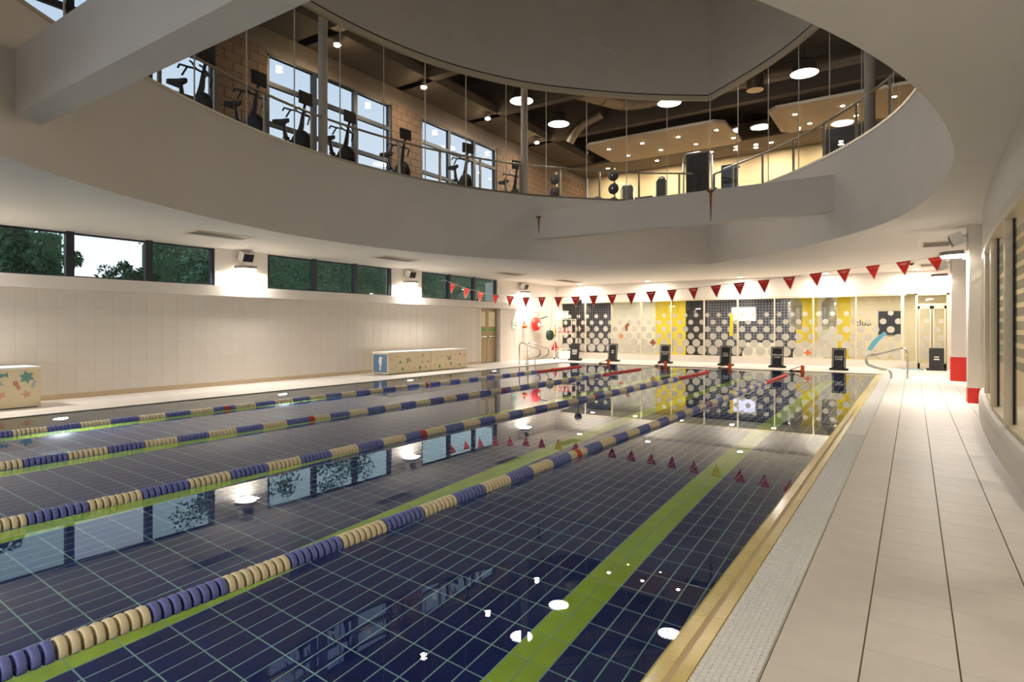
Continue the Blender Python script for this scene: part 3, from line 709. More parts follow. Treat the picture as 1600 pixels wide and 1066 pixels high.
for k in range(25):
    x = .40 - .585 * k
    if x < -13.5: break
    p = link('pennant', pm, fl_, (x, 0, fz(x) - .005)); sl = (fz(x + .1) - fz(x - .1)) / .2; p.rotation_euler = (random.uniform(-.06, .06), -math.atan(sl), random.uniform(-.12, .12))
    link('hem', em, p)
    if k % 2: link('arrow_mark', sm_, p)
    else: text('Virgin active', .038, p, (0, -.003, -.055), (PI / 2, 0, 0), 'flag_edge', shear=.3)

# ------------------------------------------------------------------ lane boards on the far deck
def board(x, y, lines, lab, h=.66, w_=.40, rz=0., stand=True):
    t = thing('lane_board', lab, 'sign', (x, y, 0), rz, 'black lane boards')
    R = Matrix.Rotation(math.radians(-9), 3, 'X')
    MB().cbox((0, .03, h / 2 + .06), (w_, .03, h), rot=R).build('panel', 'black', t)
    MB().cbox((0, .05, .035), (w_ + .14, .24, .07), ch=.02).build('base', 'black', t)
    if stand:
        m_ = MB(); e = .012; q = w_ / 2 - .035; zz = h / 2 - .04; fr = Vector((0, .03, h / 2 + .06))
        for c, d_ in (((-q, 0, 0), (e, .004, 2 * zz)), ((q, 0, 0), (e, .004, 2 * zz)), ((-q * .55, 0, zz), (q * .9, .004, e)), ((q * .55, 0, zz), (q * .9, .004, e))):
            m_.cbox(fr + R @ (Vector(c) + Vector((0, -.017, 0))), d_, rot=R)
        m_.build('outline', 'sign_white', t)
    for k, s_ in enumerate(lines):
        p = Vector((0, .03, h / 2 + .06)) + R @ Vector((0, -.018, .04 - .075 * k))
        if not isinstance(s_, str): MB().cbox(p, (s_, .004, .035), rot=R).build('print_bar', 'sign_white', t); continue      # too small to read
        text(s_, .085, t, p, (PI / 2 + math.radians(-9), 0, 0), 'sign_white')
for x, y, ln, lab, st in ((-11.75, 22.35, (.24, .22, .2), 'black board without outline beside the white trolley', False), (-10.15, 22.6, (.1, .1), 'black lane board at the rope beside the window side deck', True), (-7.95, 22.55, ('MEDIUM', 'LANE'), 'black lane board in front of the yellow panel', True), (-5.65, 22.4, ('FAST', 'LANE'), 'black lane board in front of the lavender glow', True), (-3.9, 22.3, ('MEDIUM', 'LANE'), 'black lane board below the silver hanging lamp in front of the dark tiles', True), (-2.0, 22.0, ('SLOW', 'LANE'), 'black lane board nearest the stainless grab rail', True), (.62, 23.6, (.12, .15), 'black board standing in front of the glass door', False)):
    board(x, y, ln, lab, stand=st)

# ------------------------------------------------------------------ stainless rails
def arc(cx, cz, r, a0, a1, n=8): return [(cx + r * math.cos(math.radians(a0 + (a1 - a0) * k / n)), cz + r * math.sin(math.radians(a0 + (a1 - a0) * k / n))) for k in range(n + 1)]
def grab(x, y, sgn, h, reach, lab, grp):
    t = thing('grab_rail', lab, 'rail', (x, y, 0), 0, grp)
    P = [(0, 0), (0, h - .16)] + arc(-.14, h - .16, .14, 0, 80) + [(-reach + .12, h - .22)] + arc(-reach + .05, h - .37, .16, 110, 250) + [(-reach + .28, .22)] + arc(-reach + .34, .07, .15, 90, 10) + [(-reach + .49, 0)]
    MB().tube([(sgn * p[0], 0, p[1]) for p in P], .021, 10).build('tube', 'steel', t)
    MB().lathe([(.04, 0), (.04, .012), (.025, .02)], (0, 0, 0), seg=12).lathe([(.04, 0), (.04, .012), (.025, .02)], (sgn * (-reach + .49), 0, 0), seg=12).build('floor_flange', 'steel', t)
grab(-.13, 19.35, 1, .84, .86, 'nearer stainless grab rail over the yellow coping', 'stainless pool grab rails')
grab(-.13, 19.85, 1, .84, .86, 'farther stainless grab rail over the yellow coping', 'stainless pool grab rails')
grab(-12.25, 18.9, -1, .84, .80, 'nearer stainless grab rail at the far end of the window side deck', 'stainless pool grab rails')
grab(-12.25, 19.5, -1, .84, .80, 'farther stainless grab rail at the far end of the window side deck', 'stainless pool grab rails')

# ------------------------------------------------------------------ cream storage boxes with sea life prints
SHAPES = {'star': star(5, .08, .035), 'turtle': star(6, .10, .055, .3), 'leaf': star(5, .11, .05, .9), 'fish': [(-.09, 0), (-.03, .045), (.04, .02), (.09, .05), (.09, -.05), (.04, -.02), (-.03, -.045)], 'horse': [(-.03, .09), (.04, .08), (.03, .0), (.05, -.06), (0, -.10), (-.02, -.02), (-.05, .04)]}
PRM = {}
def decal(parent, kind, m_, y, z, rz, sc=1.):
    if (kind, m_) not in PRM: PRM[kind, m_] = MB().prism(SHAPES[kind], (0, 0, 0), (0, 1, 0), (0, 0, 1), (.0015, 0, 0)).mesh('sea_life_print', m_)
    o = link('sea_life_print', PRM[kind, m_], parent, (.001, y, z)); o.rotation_euler = (rz, 0, 0); o.scale = (1, sc, sc)
def sbox(y0, y1, h, lab, lettering, end_panel, prints):
    xf = -12.74; t = thing('storage_box', lab, 'box', (xf, y0, 0), 0, 'cream printed storage boxes'); L = y1 - y0
    MB().box(-.64, 0, 0, L, .02, h - .03).build('body', 'box_cream', t)
    MB().box(-.66, .02, -.015, L - .002, h - .03, h).build('lid', 'box_lid', t)
    MB().box(-.6, -.04, .03, L - .03, 0, .02).build('plinth', 'grey_dark', t)
    if end_panel:
        p = MB().box(-.60, -.04, -.004, 0, .06, h - .07).build('end_panel', 'box_blue', t)
        MB().prism([(-.02, .2), (.05, .19), (.12, .14), (.06, .12), (.07, .05), (.05, -.06), (.02, -.14), (.05, -.19), (.01, -.22), (-.03, -.18), (-.02, -.06), (-.06, .03), (-.05, .13)], (-.32, -.006, h * .5), (1, 0, 0), (0, 0, 1), (0, .002, 0)).build('sea_horse_print', 'sign_white', p)
    for q in prints: decal(t, *q)
    if lettering: text('JFL', .17, t, (.003, L * .47, h * .58), (PI / 2, PI if lettering < 0 else 0, PI / 2), 'ink')
rnd = random.Random(3)
def prints(L, h, n, strong):
    out = []; pts = []
    for k in range(400):
        y, z = rnd.uniform(.12, L - .12), rnd.uniform(.13, h - .14)
        if abs(y - L * .47) < .30 and abs(z - h * .58) < .17 and L < 2.5: continue
        if all(math.hypot(y - a, z - c) > .19 for a, c in pts): pts.append((y, z))
        if len(pts) >= n: break
    for k, (y, z) in enumerate(pts):
        if k % 5 == 0: q = ('leaf', 'decal_green' if strong else 'decal_teal')
        elif k % 5 == 1: q = ('star', 'decal_orange')
        elif k % 5 == 2: q = ('fish', 'decal_peach')
        elif k % 5 == 3: q = ('horse', 'decal_red')
        else: q = ('fish', 'decal_grey')
        out.append((q[0], q[1], y, z, rnd.uniform(0, 6.28), rnd.uniform(.55, .8)))
    return out
sbox(12.62, 14.48, .66, 'cream storage box with a blue end panel and printed sea life', 1, True, prints(1.86, .66, 20, True))
sbox(14.50, 16.38, .66, 'cream storage box with printed sea life nearer the brown metal door', -1, False, prints(1.86, .66, 20, True))
t = sbox(2.2, 4.22, .71, 'cream storage box with a teal turtle print below the tree window', 0, False, [('turtle', 'decal_teal', 1.82, .53, .4, 1.15), ('horse', 'decal_red', 1.68, .40, .3, .9), ('star', 'decal_orange', 1.82, .24, .2, 1.0), ('star', 'decal_orange', 1.47, .25, .5, 1.), ('fish', 'decal_grey', 1.92, .40, 1.2, .8), ('fish', 'decal_grey', 1.38, .40, .6, 1.3), ('fish', 'decal_teal', 1.48, .58, .1, .9), ('star', 'decal_peach', 1.15, .5, 0, 1.), ('leaf', 'decal_teal', .8, .4, 1, 1.), ('fish', 'decal_orange', .5, .3, 2, 1.)])

# ------------------------------------------------------------------ safety gear in the far left corner
t = thing('depth_sign', 'pale green depth sign reading 1.2 on the wall beside the metal door', 'sign', (XL, 20.75, 1.5))
MB().box(-.004, .012, -.17, .17, -.17, .17).build('plate', 'sign_green', t); text('1.2', .24, t, (.014, 0, .02), (PI / 2, 0, PI / 2), 'ink')
t = thing('rescue_reel', 'red round rescue reel with a white hub on the bright wall', 'reel', (XL + .12, 22.3, 1.52))
MB().lathe([(0, -.10), (.22, -.10), (.28, -.06), (.30, 0), (.28, .06), (.22, .10), (0, .10)], axis='x', seg=24).build('drum', 'red_paint', t)
MB().lathe([(0, .12), (.09, .12), (.11, .10)], (0, .06, -.04), axis='x', seg=18).build('hub', 'sign_white', t)
MB().tube([(-.1, 0, .5), (.1, 0, .5), (.13, 0, .32)], .014, 6).build('hook', 'orange', t)
MB().tube([(.05, .2, .22), (.06, .85, .34)], .02, 6).build('rope_handle', 'black', t)
t = thing('throw_line', 'orange throw line reel on the wall between sign and red reel', 'throw line', (XL + .05, 21.45, 1.42))
MB().lathe([(.0, .1), (.07, .1), (.09, .0), (.07, -.06), (0, -.06)], axis='x', seg=14).build('reel', 'orange', t); MB().lathe([(.0, .26), (.05, .08), (.05, 0), (0, 0)], seg=10).build('cone', 'orange_dark', t)
MB().tube([(.05, -.04, 0), (.05, -.08, -.75)], .008, 5).tube([(.05, .04, 0), (.05, .05, -.8)], .008, 5).build('line', 'white_plastic', t)
t = thing('wall_notice', 'small white notice on the wall beside the red reel', 'notice', (XL, 22.95, 1.6)); MB().box(0, .01, -.2, .2, -.15, .15).build('sheet', 'sign_white', t)
t = thing('reach_pole', 'long pale rescue pole leaning in the far corner', 'pole', (-13.45, 23.6, 0)); MB().tube([(0, 0, 0), (.1, .25, 3.0)], .018, 8).build('shaft', 'white_plastic', t); MB().tube([(.1, .25, 2.9), (.1, .05, 3.05), (.1, .3, 3.15)], .012, 6).build('hook', 'steel', t)
t = thing('gear_bag', 'dark green gear bag hanging from the trolley frame', 'bag', (-13.15, 22.72, 1.02)); MB().lathe([(.0, .24), (.12, .22), (.17, .1), (.16, -.1), (.08, -.2), (0, -.2)], seg=12).build('sack', 'bag_green', t); MB().tube([(0, 0, .2), (.03, 0, .34)], .01, 5).build('strap', 'black', t)
t = thing('gear_bag', 'red gear bag hanging below the dark green bag', 'bag', (-13.165, 23.2, .56)); MB().lathe([(.0, .2), (.05, .18), (.10, .0), (.17, -.16), (0, -.2)], seg=12).build('sack', 'red_paint', t); MB().tube([(0, 0, .18), (-.02, 0, .3)], .01, 5).build('strap', 'black', t)
t = thing('equipment_trolley', 'tall white tube trolley with hooks in the far corner', 'trolley', (-12.55, 23.0, 0))
for a in (-.42, .42):
    for c in (-.2, .2): MB().tube([(a, c, .06), (a, c, 1.75)], .02, 8).build('post', 'cream_frame', t)
for z in (.45, 1.1, 1.72): MB().tube([(-.42, -.2, z), (.42, -.2, z), (.42, .2, z), (-.42, .2, z)], .016, 6, close=True).build('shelf_rail', 'cream_frame', t)
for a in (-.42, .42):
    for c in (-.2, .2): MB().lathe([(.0, -.03), (.035, -.02), (.035, .02), (0, .03)], (a, c, .035), axis='y', seg=10).build('castor', 'black', t)
for k, x in enumerate((-.28, -.1, .08, .26)):
    q = thing('pink_float', ['pink swim float at the pole end of the white trolley', 'pink swim float second on the white trolley', 'pink swim float third on the white trolley', 'pink swim float at the board end of the white trolley'][k], 'float', (-12.55 + x, 23.0, 1.12), group='pink floats on the trolley')
    MB().cbox((0, 0, .13), (.12, .04, .26), ch=.015).build('foam', 'pink', q); MB().cbox((0, -.021, .16), (.05, .003, .08)).build('print', 'sign_white', q)
t = thing('yellow_float', 'yellow torpedo float hung at the end of the trolley', 'float', (-13.048, 22.98, 1.16)); MB().lathe([(0, .25), (.06, .18), (.07, 0), (.05, -.2), (0, -.24)], seg=10).build('foam', 'yellow_plastic', t); MB().tube([(0, 0, .24), (.05, 0, .36)], .01, 5).build('strap', 'black', t)
t = thing('storage_tub', 'white storage tub on top of the white trolley', 'tub', (-12.72, 23.0, 1.75)); MB().cbox((0, 0, .16), (.5, .36, .3), ch=.03).build('tub', 'box_lid', t); MB().cbox((0, 0, .325), (.54, .40, .03), ch=.03).build('lid', 'white_plastic', t)
t = thing('storage_tub', 'white storage tub on the floor under the trolley', 'tub', (-12.5, 23.0, .0)); MB().cbox((0, 0, .18), (.6, .3, .3), ch=.03).build('tub', 'box_lid', t); MB().cbox((0, 0, .345), (.64, .34, .03), ch=.03).build('lid', 'white_plastic', t)
t = thing('stand_fan', 'black round fan head on a thin stand above the trolley', 'fan', (-12.2, 23.55, 0)); MB().tube([(0, 0, 0), (0, 0, 2.4)], .02, 8).build('pole', 'grey_dark', t); MB().lathe([(0, .1), (.1, .1), (.17, .03), (.17, -.05), (.08, -.1), (0, -.1)], (0, 0, 2.5), axis='y', seg=16).build('head', 'black', t); MB().lathe([(.2, 0), (.2, .02), (.03, .05)], seg=14).build('base', 'grey_dark', t)
t = thing('door_mat', 'pale blue mat on the deck by the glass door', 'mat', (-.02, 23.75, 0)); MB().cbox((0, 0, .008), (.55, .5, .012), ch=.04).build('pad', 'mat_blue', t); MB().cbox((0, 0, .006), (.6, .55, .008), ch=.05).build('border', 'mat_blue', t)
t = thing('dome_camera', 'small dark dome camera under the low ceiling by the glass door', 'camera', (-.05, 20.8, ZS)); MB().lathe([(.09, 0), (.09, -.03), (.07, -.04)], seg=14).build('collar', 'white_plastic', t); MB().lathe([(.07, -.04), (.05, -.085), (0, -.1)], seg=14).build('dome', 'black', t)

# ------------------------------------------------------------------ gym above: shell
Yg, Zg = 27.5, 10.3
vs, fs = fill_plane([[(XL - .2, -6), (6, -6), (6, Yg + .1), (XL - .2, Yg + .1)], [(x, y) for x, y in LEAF]], ZU - .02)
struct(MB().add(vs, fs).build('floor_gym', 'gym_floor'), 'dark floor of the gym round the opening')
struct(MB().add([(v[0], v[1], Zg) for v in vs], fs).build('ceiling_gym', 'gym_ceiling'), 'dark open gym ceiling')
b = MB(); ys = [-6] + [v for q in BAYS for v in q] + [Yg]
GB0, GB1 = 5.35, 8.40
b.box(XL - .25, XL - .02, -6, Yg, ZU - 1.85, GB0, 1); b.box(XL - .25, XL - .02, -6, Yg, GB1, Zg, 2)
for k in range(0, len(ys), 2): b.box(XL - .25, XL - .03, ys[k], ys[k + 1], GB0, GB1, 0)
wg = struct(b.build('wall_gym_left', ['mortar', 'plaster', 'gym_beam']), 'brown block wall between the tall gym windows')
bme = MB().cbox((0, 0, 0), (.03, .43, .215)).mesh('block', 'block')
hme = MB().cbox((0, 0, 0), (.03, .225, .215)).mesh('block', 'block')
n = 0; f = MB()
for a, c in ((7.95, 9.34), (13.73, 15.13), (19.52, 27.4)):
    for j in range(14):
        z = GB0 + .11 + j * .225; y = a + .01 - (.22 if j % 2 else 0)
        while y < c - .06:
            y0, y1 = max(y, a + .01), min(y + .435, c - .01)
            if y1 - y0 > .06:
                if n < 300 and y < 24:
                    full = y1 - y0 > .42; half = abs(y1 - y0 - .215) < .06
                    if full: link('block', bme, wg, (XL - .018, (y0 + y1) / 2, z)); n += 1
                    else: MB().cbox((0, 0, 0), (.03, y1 - y0 - .008, .215)).build('block', 'block', wg, (XL - .018, (y0 + y1) / 2, z)); n += 1
                else: f.box(XL - .033, XL - .003, y0 + .004, y1 - .004, z - .1075, z + .1075)
            y += .445
o = f.build('block_field', 'block', wg); o['kind'] = 'stuff'
gl = ['tall gym window by the near end of the pool', 'tall gym window behind the first exercise bikes', 'tall gym window behind the white post and bikes', 'tall gym window at the far exercise bikes']
for k, q in enumerate(BAYS): window('window_%d' % (k + 7), XL, q, GB0, GB1, 3, 'sky_glass', gl[k], transoms=(6.62, 7.64))
b = MB(); b.box(XL, 6, Yg, Yg + .2, ZU - .1, Zg, 0); struct(b.build('wall_gym_back', 'cream_wall'), 'cream far wall of the gym')
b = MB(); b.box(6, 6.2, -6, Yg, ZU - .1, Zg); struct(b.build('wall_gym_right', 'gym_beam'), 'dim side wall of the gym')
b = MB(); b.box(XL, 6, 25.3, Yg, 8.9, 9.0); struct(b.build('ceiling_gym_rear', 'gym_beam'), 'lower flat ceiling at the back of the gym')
for k, y in enumerate((6.5, 10.2, 13.9, 17.6, 21.3)):
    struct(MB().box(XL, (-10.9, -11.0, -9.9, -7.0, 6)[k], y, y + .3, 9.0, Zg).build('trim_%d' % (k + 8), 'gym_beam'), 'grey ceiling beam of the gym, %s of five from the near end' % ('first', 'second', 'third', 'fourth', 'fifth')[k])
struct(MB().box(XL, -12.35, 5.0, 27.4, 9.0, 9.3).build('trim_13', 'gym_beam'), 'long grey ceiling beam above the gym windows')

# ------------------------------------------------------------------ gym glass: panes, head rail, sill, posts, handrail
gg = thing('gym_glazing', 'curved frameless glass wall of the gym above the white fascia', 'glass wall')
b = MB()
for P in (pathL, pathR): b.sweep(P, [(.0, ZT - .13), (-.0, ZT), (.10, ZT), (.10, ZT - .13)])
b.build('head_rail', 'cream_frame', gg)
b = MB()
for P in (pathL, pathR): b.sweep(P, [(.005, ZT + .0), (.005, ZT + .03), (.10, ZT + .03), (.10, ZT)])
b.build('shadow_gap', 'gasket', gg)
b = MB()
for P in (pathL, pathR): b.sweep(P, [(-.012, ZU - .01), (-.012, ZU + .04), (.05, ZU + .04), (.05, ZU - .01)])
b.build('sill_rail', 'rail_metal', gg)
for P in (arcL, arcR):
    Q = resample(P, 1.2)
    for k in range(len(Q) - 1):
        a, c = Q[k], Q[k + 1]; t_ = (c - a).normalized(); nx, ny = -t_.y, t_.x
        o_ = .05
        MB().add([(a.x + nx * o_, a.y + ny * o_, ZU), (c.x + nx * o_, c.y + ny * o_, ZU), (c.x + nx * o_, c.y + ny * o_, ZT - .1), (a.x + nx * o_, a.y + ny * o_, ZT - .1)], [(0, 1, 2, 3)]).build('pane', 'gym_glass', gg)
        MB().cbox((a.x + nx * .05, a.y + ny * .05, (ZU + ZT) / 2), (.018, .018, ZT - ZU - .1)).build('joint_strip', 'cream_frame', gg)
for (x, y), lab in (((-10.83, 8.75), 'white post in the gym glass among the exercise bikes'), ((-9.2, 14.45), 'white post in the gym glass above the rusty beam end'), ((-.72, 13.85), 'white post in the gym glass near the round lamps'), ((-7.25, .4), 'white post in the gym glass above the near beam'), ((-8.72, 2.62), 'white post in the gym glass where the near beam meets the fascia')):
    t = thing('glass_wall_post', lab, 'post', (x, y, ZU - .02), group='white posts at the gym glass'); MB().lathe([(.10, 0), (.10, ZT - ZU)], seg=16).build('shaft', 'plaster', t); MB().lathe([(.13, 0), (.13, .03), (.1, .035)], seg=16).build('base_plate', 'plaster', t)
hr = thing('handrail', 'metal handrail on posts running behind the gym glass', 'handrail')
for P in (with_normals(resample(arcL, .4)), with_normals(resample(arcR, .4))):
    off = .22
    pts = [(x + nx * off, y + ny * off, ZU + .90) for x, y, nx, ny in P]
    MB().tube(pts[1:-1] if len(pts) > 3 else pts, .028, 8).build('rail', 'rail_metal', hr)
    for k in range(2, len(P) - 1, 3):
        x, y, nx, ny = P[k]; MB().cbox((x + nx * off, y + ny * off, ZU + .43), (.05, .05, .90)).build('post', 'rail_metal', hr)

# ------------------------------------------------------------------ gym equipment
def make_bike():
    t = thing('exercise_bike', 'x', 'exercise bike', (0, 0, ZU - .02), 0, 'exercise bikes facing the pool')      # faces +x
    MB().cbox((.42, 0, .04), (.09, .52, .07), ch=.02).cbox((-.52, 0, .04), (.09, .52, .07), ch=.02).tube([(.42, 0, .07), (.1, 0, .2), (-.52, 0, .07)], .04, 8).build('base', 'grey_dark', t)
    fw = MB(); fw.lathe([(0, -.07), (.20, -.075), (.27, -.05), (.29, 0), (.27, .05), (.20, .075), (0, .07)], (.22, 0, .42), axis='y', seg=20); fw.cbox((.0, 0, .42), (.36, .13, .24), ch=.03); fw.build('flywheel_housing', 'black_soft', t)
    MB().tube([(.12, 0, .5), (.24, 0, .8), (.28, 0, 1.02)], [.07, .05, .035], 8).build('handlebar_stem', 'grey_dark', t)
    MB().tube([(-.1, 0, .4), (-.26, 0, .7), (-.3, 0, .95)], [.06, .045, .03], 8).build('seat_post', 'grey_dark', t)
    MB().prism([(-.2, -.12), (-.14, -.13), (.0, -.06), (.16, -.025), (.16, .025), (0, .06), (-.14, .13), (-.2, .12)], (-.32, 0, .95), (1, 0, 0), (0, 1, 0), (0, 0, .07)).build('saddle', 'black', t)
    h = MB()
    for s_ in (-1, 1):
        h.tube([(.28, 0, 1.03), (.27, s_ * .15, 1.05), (.20, s_ * .24, 1.06), (.02, s_ * .25, 1.13), (-.03, s_ * .25, 1.08)], .018, 7); h.tube([(.26, s_ * .12, 1.05), (.12, s_ * .1, 1.2), (.06, s_ * .09, 1.24)], .017, 7); h.tube([(.2, s_ * .24, 1.06), (.1, s_ * .27, .92)], .016, 6)
    h.build('handlebar', 'black', t)
    MB().tube([(.28, 0, 1.03), (.34, 0, 1.22)], .028, 7).build('console_arm', 'black', t)
    cs = MB().cbox((.36, 0, 1.33), (.05, .34, .24), rot=None, ch=.015).build('console', 'black', t); MB().cbox((.333, 0, 1.33), (.004, .26, .16)).build('display', 'grey_dark', cs)
    cr = MB().tube([(-.02, -.10, .40), (-.02, .10, .40)], .02, 6).cbox((-.02, .11, .33), (.03, .02, .18)).cbox((-.02, -.11, .47), (.03, .02, .18)).build('crank', 'steel', t)
    for s_ in (-1, 1): MB().cbox((-.02, s_ * .17, .25 if s_ > 0 else .55), (.10, .10, .03)).build('pedal', 'black', cr)
    return t
bike0 = make_bike()
bp = [((-11.55, 6.25), 'first from the near end of the pool'), ((-11.75, 7.5), 'in front of the block pier'), ((-11.85, 8.75), 'between block pier and white post'), ((-11.95, 10.15), 'just past the white post'), ((-11.75, 11.95), 'at the far jamb of the middle window'), ((-11.1, 13.95), 'with a white flywheel glow beyond the middle window'), ((-10.9, 16.3), 'beside the white post above the rusty beam'), ((-11.3, 4.6), 'behind the near beam')]
labs = ['black exercise bike at the near end of the row before the block pier', 'black exercise bike standing in front of the first block pier', 'black exercise bike between the first block pier and the white post', 'black exercise bike just beyond the first white post', 'black exercise bike in front of the second block pier', 'black exercise bike in front of the far tall window', 'black exercise bike nearest the second white post', 'black exercise bike beyond the concrete beam']
for k, ((x, y), q) in enumerate(bp):
    o = bike0 if k == 0 else copy_tree(bike0)
    o.scale = (1.12, 1.12, 1.12); o.location = (x, y, ZU - .02); o.rotation_euler = (0, 0, math.radians((8, 5, 3, 0, -8, -20, -25, 12)[k])); o['label'] = labs[k]
def weight_tree(x, y, lab):
    t = thing('weight_tree', lab, 'weight stand', (x, y, ZU - .02), 0, 'chrome weight stands')
    MB().tube([(0, 0, .04), (0, 0, 2.0)], .035, 10).build('pole', 'steel', t); MB().cbox((0, 0, .02), (.6, .6, .04), ch=.05).build('base', 'black', t)
    for z in (.75, 1.25, 1.72):
        MB().lathe([(.05, -.03), (.18, -.03), (.20, -.015), (.20, .015), (.18, .03), (.05, .03)], (.0, -.1, z), axis='y', seg=18).build('plate', 'black_soft', t)
        MB().tube([(0, -.2, z), (0, .2, z)], .02, 8).build('peg', 'steel', t)
weight_tree(-10.9, 19.3, 'chrome weight stand with round plates nearer the white post'); weight_tree(-8.9, 20.0, 'chrome weight stand with round plates nearer the white ceiling raft')
def machine(x, y, w_, h, lab):
    t = thing('gym_machine', lab, 'gym machine', (x, y, ZU - .02), 0, 'tall black gym machines')
    MB().cbox((0, 0, h / 2), (w_ * .8, .08, h - .1), ch=.02).build('back_panel', 'black', t)
    P = [(-w_ / 2, 0, 0), (-w_ / 2, 0, h - .15), (-w_ / 2 + .12, 0, h), (w_ / 2 - .12, 0, h), (w_ / 2, 0, h - .15), (w_ / 2, 0, 0)]
    MB().tube(P, .03, 8).build('frame_tube', 'steel', t); MB().cbox((0, -.3, .12), (w_ * .8, .6, .16), ch=.03).build('platform', 'black_soft', t)
machine(-6.0, 20.2, .95, 2.15, 'tall black gym machine in a chrome hoop at the glass corner'); machine(-7.6, 21.2, .38, 1.75, 'narrow black gym machine left of the chrome hoop machine'); machine(-9.5, 22.6, .55, 2.0, 'black gym machine beside the weight stands')
t = thing('gym_machine', 'low black seated gym machine behind the glass corner', 'gym machine', (-5.1, 20.0, ZU - .02), 0, 'tall black gym machines')
MB().cbox((0, 0, .5), (.5, .9, .16), ch=.05).build('seat', 'black_soft', t); MB().cbox((.1, .3, 1.1), (.5, .2, 1.0), ch=.06).build('backrest', 'black_soft', t); MB().tube([(-.2, -.4, 0), (-.2, -.4, 1.2), (.3, -.3, 1.35), (.4, .3, 1.5)], .04, 8).build('arm', 'grey_dark', t)
for (x, y), lab in (((-10.2, 18.7), 'dark exercise ball beside the nearer weight stand'), ((-9.3, 19.4), 'dark exercise ball beside the farther weight stand')):
    t = thing('exercise_ball', lab, 'ball', (x, y, ZU + .62), group='exercise balls'); MB().lathe([(.0, -.3), (.12, -.275), (.21, -.21), (.28, -.1), (.3, 0), (.28, .1), (.21, .21), (.12, .275), (0, .3)], seg=20).build('ball', 'grey_dark', t); MB().lathe([(.3, -.64), (.3, -.6), (.24, -.25), (.20, -.24)], seg=16).build('stand', 'black', t)
t = thing('gym_screen', 'large black screen on the gym wall above the curved fascia', 'screen', (-1.2, 20.5, ZU - .02)); MB().box(-1.1, 1.1, 0, .08, .5, 2.3).build('panel', 'black', t); MB().cbox((-.8, .1, .3), (.08, .3, .6)).cbox((.8, .1, .3), (.08, .3, .6)).build('foot', 'grey_dark', t)
# doors and panels on the cream far wall
for x, lab in ((-10.9, 'dark doorway panel at the window end of the cream gym wall'), (-7.9, 'dark doorway panel in the middle of the cream gym wall')):
    t = thing('wall_panel', lab, 'panel', (x, Yg, ZU - .02), group='dark panels on the cream gym wall'); MB().box(-.55, .55, -.04, 0, 0, 2.5).build('panel', 'black_soft', t); MB().box(-.6, -.55, -.06, 0, 0, 2.55).box(.55, .6, -.06, 0, 0, 2.55).box(-.6, .6, -.06, 0, 2.5, 2.55).build('frame', 'grey_dark', t)
# suspended rafts with spot lamps
for x0, x1, y0, y1, lab in ((-11.2, -5.65, 22.0, 25.1, 'white suspended ceiling raft with spotlights above the gym machines'), (-4.15, 4.2, 21.8, 24.85, 'white suspended ceiling raft with spotlights above the curved fascia')):
    t = thing('ceiling_raft', lab, 'ceiling panel', ((x0 + x1) / 2, (y0 + y1) / 2, 8.8), group='suspended ceiling rafts'); a, c = (x1 - x0) / 2, (y1 - y0) / 2
    MB().cbox((0, 0, .0), (2 * a, 2 * c, .1), ch=.3).build('board', 'raft', t)
    for sx in (-1, 1):
        for sy in (-1, 1): MB().tube([(sx * (a - .5), sy * (c - .4), .05), (sx * (a - .5), sy * (c - .4), Zg - 8.8)], .008, 5).build('hanger', 'steel', t)
    k = 0; x = x0 + .75
    while x < min(x1 - .2, 1.7):
        for dy in (.9, 2.2):
            s_ = thing('raft_spotlight', 'small warm spotlight in the ' + ('glass side' if dy < 1 else 'wall side') + ' row under the raft ' + ('above the gym machines' if x0 < -8 else 'above the curved fascia'), 'light', (x + (.3 if dy > 1 else 0), y0 + dy, 8.745), group='raft spotlights'); MB().lathe([(.09, .0), (.09, -.015), (.07, -.02)], seg=12).build('rim', 'white_plastic', s_); MB().lathe([(.068, -.021), (.068, -.024)], seg=12).build('lens', 'lamp_spot', s_)
            area('raft_light', (x + (.3 if dy > 1 else 0), y0 + dy, 8.70), .13, 9, (1, .82, .58))
        x += 1.45
for k, y in enumerate((10.6, 13.95, 17.3, 20.65)):
    s_ = thing('track_spotlight', 'bright spotlight on the beam above the gym windows, number %s along it' % ('one', 'two', 'three', 'four', 'five')[k], 'light', (-12.55, y, 8.8), group='beam spotlights above the gym windows')
    MB().lathe([(.05, .2), (.06, .12), (.10, .04), (.10, .0)], seg=14).build('housing', 'lamp_off', s_); MB().lathe([(.085, -.0), (.09, -.03), (.05, -.06), (0, -.07)], seg=14).build('lens', 'lamp_spot', s_)
    area('track_light', (-12.55, y, 8.66), .2, 15, (1, .84, .62))
for k, (x, y) in enumerate(((-2.72, 19.9), (-6.9, 20.0), (-11.06, 19.77), (-10.97, 17.06), (.1, 20.0))):
    s_ = thing('disc_pendant', 'round white disc pendant in the gym, ' + ['above the curved fascia', 'over the tall black machine', 'between the weight stands and block wall', 'beside the second white post', 'farthest round the curved fascia'][k], 'light', (x, y, 9.0), group='round disc pendants'); MB().lathe([(.26, .38), (.30, .3), (.34, .06), (.40, .0)], seg=24).build('shade', 'grey_dark', s_); MB().lathe([(.385, .012), (.385, .0)], seg=24).build('diffuser', 'lamp_disc', s_); MB().tube([(0, 0, .38), (0, 0, Zg - 9.0)], .012, 6).build('stem', 'grey_dark', s_)
    area('disc_light', (x, y, 8.97), .7, 26, (.95, .97, 1.))
